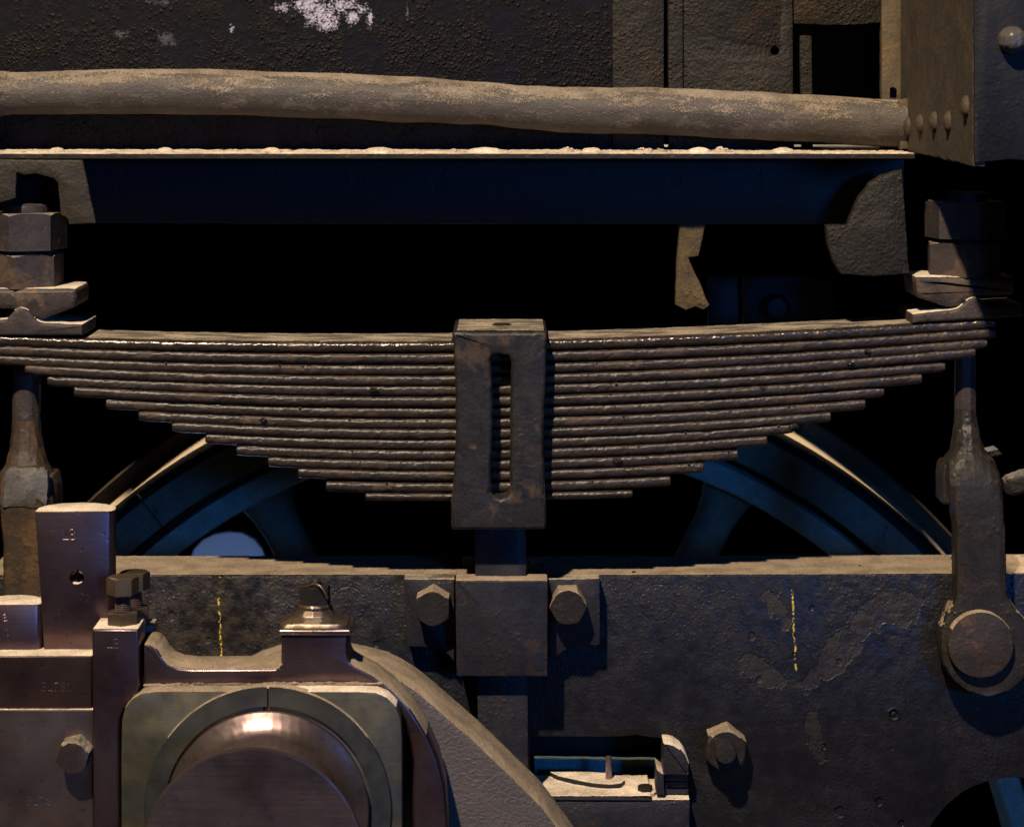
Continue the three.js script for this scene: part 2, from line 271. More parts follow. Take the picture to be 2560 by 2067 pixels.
function secsBetween(keys, step = 0.004) {           // smooth interpolation of sections
  const out = [];
  for (let i = 0; i < keys.length - 1; i++) { const a = keys[i], b = keys[i + 1], m = Math.max(1, Math.round(Math.abs(b[0] - a[0]) / step)); for (let k = 0; k < m; k++) { const t = k / m, s = t * t * (3 - 2 * t); out.push(a.map((w, j) => mix(w, b[j], j === 0 ? t : s))); } }
  out.push(keys[keys.length - 1]); return out;
}
// settled dust: the upward triangles of a solid, lifted and uneven
function dustOn(g, minY = 0.55, lift = 0.0004, rough = 0.0004, top = 99) {
  g = g.index ? g.toNonIndexed() : g; const p = g.attributes.position, out = [], a = new THREE.Vector3(), b = new THREE.Vector3(), c = new THREE.Vector3(), n = new THREE.Vector3(), e = new THREE.Vector3();
  for (let i = 0; i < p.count; i += 3) { a.fromBufferAttribute(p, i); b.fromBufferAttribute(p, i + 1); c.fromBufferAttribute(p, i + 2); n.copy(b).sub(a).cross(e.copy(c).sub(a)).normalize();
    if (n.y > minY && a.y < top && b.y < top && c.y < top) for (const v of [a, b, c]) out.push(v.x, v.y + lift + rough * (0.5 + n3(v.x * 150, v.y * 150, v.z * 150)), v.z + lift * 0.5); }
  const o = new THREE.BufferGeometry(); o.setAttribute('position', new THREE.Float32BufferAttribute(out, 3)); o.computeVertexNormals(); return toCreasedNormals(o, 0.8);
}
// a sheet of dust with a ragged outline lying on a flat top: x, z ranges, height function
function dustSheet(x0, x1, z0, z1, y, nx, nz, amp, rag = 0.002, front = 0) {
  const pos = [], idx = [];
  for (let i = 0; i <= nx; i++) { const x = mix(x0, x1, i / nx), a = z1 + rag * (n3(x * 60, 3, 7) + 0.7 * n3(x * 260, 1, 2) - 0.9) + front, b = z0;
    for (let j = 0; j <= nz; j++) { const t = 1 - (1 - j / nz) ** 2, z = mix(b, a, t), edge = j === nz ? 0.1 : 1; pos.push(x, (typeof y === 'function' ? y(x) : y) + edge * amp * (0.55 + 0.8 * n3(x * 90, z * 90, 4) + 0.5 * n3(x * 300, z * 300, 8)) + 0.0002, z); } }
  for (let i = 0; i < nx; i++) for (let j = 0; j < nz; j++) { const a = i * (nz + 1) + j, b = a + nz + 1; idx.push(a, a + 1, b, b, a + 1, b + 1); }
  const g = new THREE.BufferGeometry(); g.setAttribute('position', new THREE.Float32BufferAttribute(pos, 3)); g.setIndex(idx); g.computeVertexNormals(); return g;
}
function lintGeo(list) {                                // fluffy clumps: [x, y, z, radius]
  const gs = list.map(([x, y, z, r]) => { const g = new THREE.IcosahedronGeometry(r, 3), p = g.attributes.position; for (let i = 0; i < p.count; i++) { const k = 1 + 0.9 * n3(p.getX(i) / r * 2.2 + x * 90, p.getY(i) / r * 2.2, p.getZ(i) / r * 2.2) + 0.5 * n3(p.getX(i) / r * 6 + x * 70, p.getY(i) / r * 6, p.getZ(i) / r * 6); p.setXYZ(i, p.getX(i) * k * 1.3, p.getY(i) * k * 0.75, p.getZ(i) * k); } g.translate(x, y, z); g.computeVertexNormals(); return g.index ? g.toNonIndexed() : g; });
  return mergeGeometries(gs);
}

// ================================================================ large structure
{ // hall floor in front of the engine, mirrored in its bare steel
  const g = new THREE.BoxGeometry(9, 0.1, 9); g.translate(0, -0.05, 5.2); const m = new THREE.Mesh(g, new THREE.MeshStandardMaterial({ color: new THREE.Color(0.055, 0.052, 0.051), roughness: 0.7 })); m.name = 'floor'; m.userData.kind = 'structure'; m.userData.label = 'dark hall floor in front of the engine'; scene.add(m);
}
// ---- the long plate behind the pipe
const ZW = -0.105;
{
  const a = P(-40, 395, ZW), b = P(1545, -70, ZW), w = b.x - a.x, h = b.y - a.y, UV = (x, y) => [-40 + x * 1585, 395 - y * 465];
  const smear = [[705, 20, 20, 10], [770, 8, 38, 22], [800, 40, 40, 30], [860, 15, 40, 18], [880, 40, 14, 24], [925, 48, 8, 22], [820, 60, 22, 14], [905, 20, 20, 12], [578, 72, 6, 12]];
  const faint = [[412, 98, 26, 26], [305, 85, 22, 12], [400, 5, 40, 10], [1018, 30, 5, 22], [430, 105, 18, 12]];
  const mat = surface(w, h, 1536, 450, (x, y) => {
    const [u, v] = UV(x, y), fy = Math.round(40 * h / w);
    const A = fbm(x, y, 14, 4, 5, 2000, 0.55), B = fbm(x, y, 60, 18, 4, 2020, 0.6), F = fbm(x, y, 260, 76, 2, 2040, 0.7);
    const crusty = sstep(40, 150, v + 90 * A + 40 * B + (u > 1000 ? 25 : 0)), D = dots(x, y, 190, 56, 2060, 0.6), D2 = dots(x, y, 90, 26, 2070, 0.35), D3 = dots(x, y, 300, 88, 2075, 0.65);
    let c = v3([0.0052, 0.0050, 0.0062], [0.0084, 0.0070, 0.0066], clamp(0.5 + A)); c = v3(c, [0.0125, 0.0092, 0.0067], 0.6 * sstep(0.05, 0.4, B + 0.5 * A)); c = v3(c, [0.0075, 0.0075, 0.012], 0.6 * sstep(0.1, 0.4, -A));
    let sm = -1; for (const [su, sv, ru, rv] of smear) sm = Math.max(sm, 1 - Math.hypot((u - su) / ru, (v - sv) / rv) * 0.8);
    let fa = -1; for (const [su, sv, ru, rv] of faint) fa = Math.max(fa, 1 - Math.hypot((u - su) / ru, (v - sv) / rv));
    c = v3(c, [0.34, 0.315, 0.37], sstep(0.05, 0.85, sm + 0.8 * B + 0.9 * F + 0.25 * A) * sstep(-0.4, 0.15, sm)); c = v3(c, [0.10, 0.094, 0.105], 0.5 * sstep(0.15, 0.9, fa + 0.9 * B + 0.6 * F) * sstep(-0.3, 0.3, fa));
    const k = 1 + 0.3 * F + 0.2 * B;
    return [c[0] * k, c[1] * k, c[2] * k, 0.0005 * A + 0.0005 * B + 0.00015 * F + crusty * sstep(-0.25, 0.25, B + 0.6 * A + 0.3 * F) * (0.0013 * D + 0.0007 * D3) + 0.0016 * D2 * sstep(0, 0.3, A + 0.2), 0.6 + 0.2 * B];
  }, 0.006, { specularIntensity: 0.25 }, a.x, a.y);
  const t = thing('cladding_plate', 'crusty black iron plate with a white paint smear behind the long pipe', 'plate', P(760, 390, ZW));
  part('plate', ext([[-1000, -2000], [1540, -2000], [1540, 395], [-1000, 395]], ZW, 0.012), mat, t);
  part('cover_strip', ext([[1530, -520], [1660, -520], [1661, 395], [1532, 395]], ZW + 0.007, 0.02, { jit: 1.2, bevel: 0.002 }), M.rough, t);
}
// ---- plates to the right of it
{
  const t = thing('drilled_plate', 'brown-grey pitted plate with one small round hole above the pipe', 'plate', P(1830, 390, -0.10));
  part('plate', ext([[1668, -520], [1978, -520], [1984, 240], [1986, 395], [1672, 395]], -0.10, 0.014, { jit: 0.8, holes: [circle(1938, 127, 11, 24).reverse()] }), M.rough, t);
  part('edge_strip', ext([[1670, -520], [1706, -520], [1709, 395], [1672, 395]], -0.094, 0.0055, { jit: 0.8 }), M.rough, t);
  const b = thing('window_plate', 'pitted plate over a square dark opening beside the corner bracket', 'plate', P(2095, 60, -0.105));
  part('plate', ext([[1981, -520], [2202, -520], [2203, 56], [2150, 61], [2100, 62], [2040, 61], [1985, 58]], -0.105, 0.014, { jit: 1.6 }), M.rough, b);
  part('stay_bar', ext([[1999, 50], [2030, 50], [2034, 395], [2006, 395]], -0.12, 0.012, { jit: 0.8 }), M.rough, b);
}
// ---- corner bracket: side plate running back, front plate with a dome-headed bolt
const X0 = 0.5024, YB = 1.9885;
{
  const t = thing('corner_bracket', 'upright riveted corner bracket of dusty plates at the end of the pipe', 'bracket', new THREE.Vector3(X0 + 0.05, YB, 0.15));
  const side = []; { // side plate, wavy lower edge
    const sh = new THREE.Shape(); sh.moveTo(-0.12, 2.32);
    for (let i = 0; i <= 40; i++) { const z = mix(-0.12, 0.386, i / 40); sh.lineTo(z, YB + 0.0025 * n3(z * 40, 3, 5) + 0.0015 * n3(z * 130, 7, 5)); }
    sh.lineTo(0.386, 2.32); const g = new THREE.ExtrudeGeometry(sh, { depth: 0.012, bevelEnabled: true, bevelSize: 0.001, bevelThickness: 0.001, bevelOffset: -0.001, bevelSegments: 1 });
    g.rotateY(-Math.PI / 2); g.translate(X0 + 0.013, 0, 0); side.push(toCreasedNormals(g, 0.6));
  }
  part('side_plate', side, M.tan2 = iron({ seed: 12, base: [0.0351, 0.0271, 0.0215], base2: [0.0561, 0.0430, 0.0309], rust: [0.0701, 0.0467, 0.0258], rustAt: 0.25, lump: 0.0006, grain: 0.0002, bump: 0.0005, rough: [0.6, 0.8] }), t);
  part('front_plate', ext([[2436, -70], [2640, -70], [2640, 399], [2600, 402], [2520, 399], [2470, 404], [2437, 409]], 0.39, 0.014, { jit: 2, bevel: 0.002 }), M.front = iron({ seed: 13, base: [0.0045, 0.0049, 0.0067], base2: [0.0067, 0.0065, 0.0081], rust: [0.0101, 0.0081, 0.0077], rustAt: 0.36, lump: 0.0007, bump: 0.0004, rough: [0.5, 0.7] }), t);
  const rv = [[2273, 317], [2304, 310], [2339, 304], [2374, 304], [2418, 266]];
  for (const [u, v] of rv) { const z = FAR - X0 * FAR / PX / (u - 1280), y = P(u, v, z).y; const g = new THREE.SphereGeometry(0.0125, 24, 16); const p = g.attributes.position; for (let i = 0; i < p.count; i++) { p.setX(i, p.getX(i) * 0.55); p.setXYZ(i, p.getX(i) + 0.0007 * n3(p.getY(i) * 200, p.getZ(i) * 200, u), p.getY(i), p.getZ(i)); } g.computeVertexNormals(); g.translate(X0, y, z); part('rivet', g, M.tan2, t); }
  const c = P(2535, 100, 0.40); const b = part('dome_bolt', latheZ(c.x, c.y, [[0.0152, 0.388], [0.0152, 0.396], [0.0142, 0.403], [0.011, 0.409], [0.006, 0.4125], [0, 0.4135]], 40), M.domeBolt = iron({ seed: 14, base: [0.0450, 0.0425, 0.0425], base2: [0.0650, 0.0550, 0.0500], rust: [0.0500, 0.0350, 0.0250], rough: [0.22, 0.35], lump: 0.0004, bump: 0.0002 }), t);
  part('nut_shade_plate', box(0.665, 1.15, 1.815, 2.32, 0.366, 0.378, 0.002), M.front, t);  // added out of view to keep the blue flood off the nuts
  part('edge_plate', ext([[2204, -520], [2259, -520], [2262, 250], [2266, 395], [2206, 395]], -0.10, 0.02, { jit: 0.8, holes: [[[2222, 217], [2236, 214], [2246, 222], [2246, 248], [2222, 248]]] }), M.tan, t);
  part('lower_lap', ext([[2248, 252], [2276, 246], [2284, 372], [2252, 373]], -0.045, 0.03, { jit: 0.8, bevel: 0.002 }), M.tan, t);
}
// ---- lagged pipe
{
  const t = thing('lagged_pipe', 'long dusty grey-brown pipe lying across the black plate above the beam', 'pipe', P(1100, 290, -0.02));
  const key = [[-60, 236, 51], [0, 234, 53], [40, 234, 52], [180, 232, 54], [335, 229, 56], [524, 231, 56], [850, 240, 56], [1031, 249, 56], [1193, 258, 53], [1330, 269, 54], [1415, 274.5, 56], [1515, 275, 58.5], [1600, 276, 58.5], [1710, 281, 59.5], [1850, 288, 59.5], [2002, 296, 59], [2244, 309, 60], [2262, 310, 60]];
  const NS = 520, NR = 48, pos = [], uv = [], idx = []; let ki = 0; const zc = -0.067;
  for (let i = 0; i <= NS; i++) {
    const u = mix(-60, 2262, i / NS); while (ki < key.length - 2 && u > key[ki + 1][0]) ki++;
    const a = key[ki], b = key[ki + 1], tt = sstep(0, 1, clamp((u - a[0]) / (b[0] - a[0]))), v = mix(a[1], b[1], tt), r = S(mix(a[2], b[2], tt), zc), c = P(u, v, zc);
    for (let j = 0; j <= NR; j++) { const th = j / NR * 2 * Math.PI, cs = Math.cos(th), sn = Math.sin(th);
      let d = r * (1 + 0.035 * n3(c.x * 9, cs * 0.8, sn * 0.8) + 0.025 * n3(c.x * 26, cs * 1.8, sn * 1.8) + 0.008 * n3(c.x * 110, cs * 6, sn * 6));
      if (u < 22) d *= 1.03 + 0.1 * n3(c.x * 160, cs * 3, sn * 3);
      const dent = Math.exp(-(((u - 1520) / 60) ** 2)) * Math.max(0, Math.cos(th - 0.9)); d *= 1 - 0.07 * dent;
      pos.push(c.x, c.y + d * sn, zc + d * cs); uv.push(c.x, j / NR * 0.25); }
  }
  for (let i = 0; i < NS; i++) for (let j = 0; j < NR; j++) { const a = i * (NR + 1) + j, b = a + NR + 1; idx.push(a, b, a + 1, b, b + 1, a + 1); }
  const g = new THREE.BufferGeometry(); g.setAttribute('position', new THREE.Float32BufferAttribute(pos, 3)); g.setAttribute('uv', new THREE.Float32BufferAttribute(uv, 2)); g.setIndex(idx); g.computeVertexNormals();
  const lag = part('lagging', g, M.pipe, t, { uv: true });
  { // dust caked in ragged patches on it
    const dp = [], NI = 1500, NJ = 60, at = (i, j) => { const si = i / NI * NS, s0 = Math.min(NS - 1, Math.floor(si)), fs = si - s0, th = (-0.15 + j / NJ * 2.3) / (2 * Math.PI) * NR, t0 = ((Math.floor(th) % NR) + NR) % NR, ft = th - Math.floor(th), q = (a, b) => (a * (NR + 1) + b) * 3, r = [0, 0, 0];
      for (let k = 0; k < 3; k++) r[k] = (pos[q(s0, t0) + k] * (1 - fs) + pos[q(s0 + 1, t0) + k] * fs) * (1 - ft) + (pos[q(s0, t0 + 1) + k] * (1 - fs) + pos[q(s0 + 1, t0 + 1) + k] * fs) * ft;
      const a = (-0.15 + j / NJ * 2.3), h = 0.0004 + 0.0004 * (0.5 + n3(r[0] * 200, a * 9, 2)); r[1] += h * Math.sin(a); r[2] += h * Math.cos(a); return r; };
    const keep = (i, j) => { const x = i / NI * 1.2, a = -0.15 + j / NJ * 2.3; return a - 0.55 + 0.8 * n3(x * 11, a * 1.6, 5) + 0.45 * n3(x * 34, a * 4, 15) + 0.3 * n3(x * 110, a * 9, 25) + 0.8 * n3(x * 700, a * 60, 35) > 0; };
    for (let i = 0; i < NI; i++) for (let j = 0; j < NJ; j++) if (keep(i, j)) { const A = at(i, j), B = at(i + 1, j), C = at(i + 1, j + 1), D = at(i, j + 1); dp.push(...A, ...B, ...C, ...A, ...C, ...D); }
    const dg = new THREE.BufferGeometry(); dg.setAttribute('position', new THREE.Float32BufferAttribute(dp, 3)); const w = mergeVertices(dg, 1e-6); w.computeVertexNormals();
    part('dust', w, M.dustP = (() => { const q = M.dust.clone(); q.color = new THREE.Color(0.325, 0.312, 0.295); return q; })(), lag, { kind: 'stuff' });
  }
}
// ---- angle beam: dusty shelf on a dark web
{
  const z1 = 0.05, yt = P(0, 386, z1).y, x0 = P(-60, 0, z1).x, x1 = P(2288, 0, z1).x;
  const t = thing('angle_beam', 'long iron angle beam with a thickly dusted ledge and dark blue web', 'beam', new THREE.Vector3(0.1, 1.90, 0.03));
  const fl = []; { const sh = new THREE.Shape(); const n = 260; sh.moveTo(x0, -0.66); for (let i = 0; i <= n; i++) { const x = mix(x0, x1, i / n); sh.lineTo(x, z1 + 0.0012 * n3(x * 60, 2, 2) + 0.0009 * n3(x * 220, 5, 2)); } sh.lineTo(x1, -0.66);  // back edge extended out of sight to block the rear lamp
    const g = new THREE.ExtrudeGeometry(sh, { depth: 0.0045, bevelEnabled: true, bevelSize: 0.001, bevelThickness: 0.0008, bevelOffset: -0.001, bevelSegments: 2 }); g.rotateX(Math.PI / 2); g.translate(0, yt, 0); fl.push(toCreasedNormals(g, 0.6)); }
  const F = part('flange', fl, M.hanger, t);
  const yb = P(0, 560, -0.03).y;
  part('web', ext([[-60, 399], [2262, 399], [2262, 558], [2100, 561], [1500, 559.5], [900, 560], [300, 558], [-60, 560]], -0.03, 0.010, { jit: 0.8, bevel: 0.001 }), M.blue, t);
  for (const [u, w] of [[141, 20], [412, 22], [678, 26], [947, 42], [1213, 46], [1479, 27], [1748, 30], [1958, 30]]) {
    const z = 0.0, c = P(u, 380, z), r = S(w, z); const g = new THREE.SphereGeometry(r, 28, 10, 0, Math.PI * 2, 0, Math.PI / 2), p = g.attributes.position;
    for (let i = 0; i < p.count; i++) { const k = 1 + 0.12 * n3(p.getX(i) * 120 + u, p.getZ(i) * 120, 3); p.setXYZ(i, p.getX(i) * k, p.getY(i) / r * 0.0065 * k, p.getZ(i) * k); } g.translate(c.x, yt + 0.0005, z); g.computeVertexNormals(); part('rivet', g, M.dust, t);
  }
  part('dust', dustSheet(x0, x1, -0.095, z1, yt + 0.0002, 900, 14, 0.0014, 0.003), M.dust, t, { kind: 'stuff' });
  const l = []; for (let [u, r, z] of [[6, 5, 0.03], [250, 3, 0.02], [365, 3.5, 0.01], [1135, 6, 0.01], [1216, 6, 0.0], [1415, 9, 0.01], [1427, 7, 0.015], [1404, 6, 0.01], [1525, 5, 0.02], [1605, 8, 0.005], [1622, 7, 0.01], [1650, 6, -0.01], [1798, 9, 0.0], [1812, 7, 0.01], [1790, 5, 0.0], [1530, 4, 0.02], [590, 4, 0.02], [600, 3, 0.03], [2225, 4, 0.03], [560, 3, 0.03], [1380, 4, 0.03], [1700, 4, 0.03], [2120, 3, 0.04], [2180, 3, 0.04]]) { z -= 0.045; const c = P(u, 380, z); l.push([c.x, yt + S(r * 0.45), z, S(r)]); }
  for (let i = 0; i < 60; i++) { const x = mix(x0, x1, rnd()); l.push([x, yt + 0.001, mix(-0.065, 0.03, rnd()), 0.0007 + 0.0012 * rnd()]); }
  part('dust_tuft', lintGeo(l), M.dust, t, { kind: 'stuff' });
}
// ---- cast pieces in front of and under the beam
{
  const t = thing('slotted_plate', 'rusty plate with a ragged square hole behind the upper nut of its hanger', 'plate', P(110, 560, 0.09));
  part('plate', ext([[-40, 398], [206, 400], [222, 480], [239, 558], [172, 561], [166, 545], [150, 535], [144, 458], [133, 446], [90, 434], [60, 438], [40, 431], [38, 494], [2, 506], [-40, 508]], 0.0522, 0.012, { jit: 1.3, bevel: 0.002 }), M.plateL = iron({ seed: 15, base: [0.0189, 0.0155, 0.0118], base2: [0.0273, 0.0218, 0.0151], rust: [0.0357, 0.0231, 0.0126], rustAt: 0.3, lump: 0.0011, grain: 0.0003, bump: 0.0009, rough: [0.5, 0.7] }), t);
  const g = thing('cast_gusset', 'rough cast gusset with a curved edge under the beam end', 'gusset', P(2180, 690, 0.09));
  part('casting', ext([[2258, 424], [2204, 438], [2176, 456], [2148, 494], [2133, 530], [2118, 562], [2065, 563], [2070, 610], [2083, 653], [2104, 686], [2190, 690], [2274, 684], [2270, 605], [2264, 524]], 0.0525, 0.02, { jit: 2.2, bevel: 0.003 }), M.rough, g);
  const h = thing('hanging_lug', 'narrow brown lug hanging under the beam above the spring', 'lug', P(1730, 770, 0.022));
  part('lug', ext([[1699, 556], [1766, 556], [1757, 600], [1746, 641], [1722, 645], [1742, 690], [1760, 728], [1774, 764], [1760, 774], [1738, 766], [1715, 776], [1690, 762], [1692, 690]], -0.0315, 0.02, { jit: 2.0, bevel: 0.003 }), M.brown = iron({ seed: 16, base: [0.0525, 0.0364, 0.0182], base2: [0.0840, 0.0574, 0.0266], rust: [0.1050, 0.0616, 0.0224], rustAt: 0.2, lump: 0.0016, grain: 0.0004, bump: 0.0012, rough: [0.6, 0.8] }), h);  // notch on the right edge is shade, cut into the outline
}
// ================================================================ leaf spring
{
  const zf = 0.055, zb = -0.045, t = thing('leaf_spring', 'curved stack of fifteen rusty leaves clamped by a slotted buckle', 'leaf spring', P(1250, 1330, 0.005));
  const V0 = [865.5, 895, 924, 951, 977, 1004, 1032.5, 1060, 1085, 1111.5, 1138, 1164.5, 1191, 1220, 1243];
  const L = [[-60, 850], [-60, 874.5], [-60, 898], [60, 925], [115, 953.5], [183, 980], [262, 1011.5], [344, 1041], [428, 1068], [512, 1097.5], [589, 1127.5], [668, 1156], [743, 1184], [813, 1217], [912, 1243]];
  const R = [[2492, 809], [2492, 833], [2470, 860], [2440, 883], [2365, 918.5], [2306, 947.5], [2212, 981], [2165, 1012], [2078, 1042.5], [1983, 1072.5], [1919, 1103], [1846, 1138.5], [1760, 1170], [1677, 1204], [1582, 1236]];
  const curve = (i) => { const dl = L[i][0] - 1250, dr = R[i][0] - 1250, yl = L[i][1] - V0[i], yr = R[i][1] - V0[i], b = (yl / dl - yr / dr) / (dl - dr), a = yl / dl - b * dl; return (u) => { const d = u - 1250; return V0[i] + a * d + b * d * d; }; };
  let top; 
  for (let i = 0; i < 15; i++) {
    const f = curve(i), th = S(i === 0 ? 25 : i === 14 ? 19.5 : 25.6, zf), zo = (rnd() - 0.5) * 0.003, prof = [], rr = 0.0036, endL = 1 + Math.floor(rnd() * 5), endR = 1 + Math.floor(rnd() * 5), lo = 0.55 + 0.35 * rnd();   // [dy, z]
    const corner = (cy, cz, a0) => { for (let k = 0; k <= 5; k++) { const a = a0 + k / 5 * Math.PI / 2; prof.push([cy + rr * Math.sin(a), cz + rr * Math.cos(a)]); } };
    prof.push([th / 2, zb]); for (let k = 1; k <= 8; k++) prof.push([th / 2, mix(zb, zf - rr, k / 8)]); prof.pop();
    { const q = [], r1 = i ? 0.0042 : 0.0046; for (let k = 5; k >= 0; k--) q.push([th / 2 - r1 + r1 * Math.sin(k / 5 * Math.PI / 2), zf - r1 + r1 * Math.cos(k / 5 * Math.PI / 2)]); prof.push(...q); }
    prof.push([0.0007, zf]);
    { const ry = 0.0064, rz = 0.0062; for (let k = 0; k <= 6; k++) prof.push([-(th / 2 - ry) - ry * Math.sin(k / 6 * Math.PI / 2), zf - rz + rz * Math.cos(k / 6 * Math.PI / 2)]); }
    prof.push([-th / 2, zb]);
    const m = prof.length, u0 = L[i][0], u1 = R[i][0], NS = Math.round((u1 - u0) / 4.2), pos = [], uv = [], idx = [];
    let acc = [0]; for (let k = 1; k < m; k++) acc.push(acc[k - 1] + Math.hypot(prof[k][0] - prof[k - 1][0], prof[k][1] - prof[k - 1][1]));
    for (let s = 0; s <= NS; s++) {
      const tt = s / NS, u = mix(u0, u1, tt), c = P(u, f(u), zf); const e = Math.min(s, NS - s), eN = s < NS / 2 ? endL : endR, squash = e < eN ? mix(lo, 1, Math.sqrt((e + 0.4) / (eN + 0.4))) : 1;
      for (let k = 0; k < m; k++) {
        const [dy, z] = prof[k], fr = sstep(0.02, 0.045, z), chip = Math.max(0, n3(c.x * 70, i * 9.1, dy * 300) - 0.28) * 0.004;
        const nz = fr * (0.0006 * n3(c.x * 45, i * 3.7 + dy * 60, 1) + 0.0005 * n3(c.x * 170, i * 3.7 + dy * 260, 5) + 0.0002 * n3(c.x * 480, i * 5.1 + dy * 500, 9) - (Math.abs(dy) > th * 0.3 ? chip : 0));
        const ny = fr * (0.0004 * n3(c.x * 60, i * 7.7, 11 + Math.sign(dy) * 2) + 0.0005 * n3(c.x * 210, i * 7.7 + dy * 90, 14));
        pos.push(c.x, c.y + (dy + ny) * squash, z + zo + nz); uv.push(c.x + i * 0.137, acc[k] + i * 0.071);
      }
    }
    for (let s = 0; s < NS; s++) for (let k = 0; k < m - 1; k++) { const a = s * m + k, b = a + m; idx.push(a, a + 1, b, b, a + 1, b + 1); }
    for (const s of [0, NS]) { const base = s * m, ci = pos.length / 3; pos.push(pos[base * 3], (pos[base * 3 + 1] + pos[(base + m - 1) * 3 + 1]) / 2, 0.02); uv.push(0.1 * i, 0.2); for (let k = 0; k < m - 1; k++) s ? idx.push(ci, base + k + 1, base + k) : idx.push(ci, base + k, base + k + 1); }
    const g = new THREE.BufferGeometry(); g.setAttribute('position', new THREE.Float32BufferAttribute(pos, 3)); g.setAttribute('uv', new THREE.Float32BufferAttribute(uv, 2)); g.setIndex(idx); g.computeVertexNormals();
    part('leaf', g, i ? M.spring : M.springTop, t, { uv: true });
    if (i === 0) { const yTop = (x) => { const u = 1280 + x / (PX * (FAR - zf) / FAR), c = P(u, f(u), zf); return c.y + th / 2; };
      for (const [a, b] of [[212, 1128], [1366, 2290]]) part('dust', dustSheet(P(a, 0, zf).x, P(b, 0, zf).x, zb + 0.004, zf - 0.006, yTop, 420, 14, 0.0005, 0.004), M.thinDust, t, { kind: 'stuff' }); }
  }
  { const l = []; for (let k = 0; k < 90; k++) { const i = 1 + Math.floor(rnd() * 13), u = mix(L[i][0] + 20, R[i][0] - 20, rnd()), c = P(u, curve(i)(u) + (rnd() < 0.7 ? -12.5 : 4), zf + 0.0005); if (u < 1110 || u > 1395) l.push([c.x, c.y, c.z, 0.0005 + 0.0011 * rnd() * rnd()]); }
    for (const [u, i] of [[1982, 9], [1905, 5], [2165, 2], [2120, 3], [1540, 11], [930, 4], [655, 7]]) { const c = P(u, curve(i)(u) - 4, zf + 0.001); for (let q = 0; q < 3; q++) l.push([c.x + 0.004 * rnd(), c.y + 0.002 * rnd(), c.z, 0.0015 + 0.002 * rnd()]); }
    part('grime', lintGeo(l), M.spring, t, { kind: 'stuff' }); }
  const zB = 0.09;
  const bk = part('buckle', ext([[1130, 829, 9], [1250, 830], [1369, 829, 9], [1367, 900], [1363, 1000], [1360, 1080], [1360, 1160], [1363, 1230], [1367, 1270], [1366, 1324, 8], [1250, 1326], [1128, 1325, 8], [1127, 1260], [1134, 1190], [1139, 1100], [1139, 1000], [1135, 900]], zB, 0.145,
    { bevel: 0.005, seg: 4, jit: 2.2, holes: [[[1226, 900], [1232, 890], [1250, 887], [1270, 890], [1277, 902], [1276, 1000], [1275, 1100], [1275, 1228], [1270, 1241], [1252, 1247], [1234, 1242], [1226, 1228], [1229, 1150], [1233, 1020], [1230, 940]].reverse()] }), M.buckle, t);
  const c = P(1255, 829, zB); part('plug', latheY(P(1255, 0, 0.02).x, 0.022, [[0, c.y - 0.004], [0.0125, c.y - 0.004], [0.0125, c.y + 0.001], [0.010, c.y + 0.0025], [0, c.y + 0.003]].reverse()), M.rough, bk);
  part('dust', dustSheet(P(1142, 0, zB).x, P(1360, 0, zB).x, -0.045, zB - 0.006, P(0, 829, zB).y + 0.0003, 160, 16, 0.0006, 0.004), M.thinDust, bk, { kind: 'stuff' });
  part('post', ext([[1187, 1300], [1314, 1300], [1316, 1445], [1320, 1620], [1321, 2110], [1195, 2110], [1193, 1700], [1188, 1445]], 0.045, 0.05, { jit: 0.6, bevel: 0.002 }), M.paint, t);
}
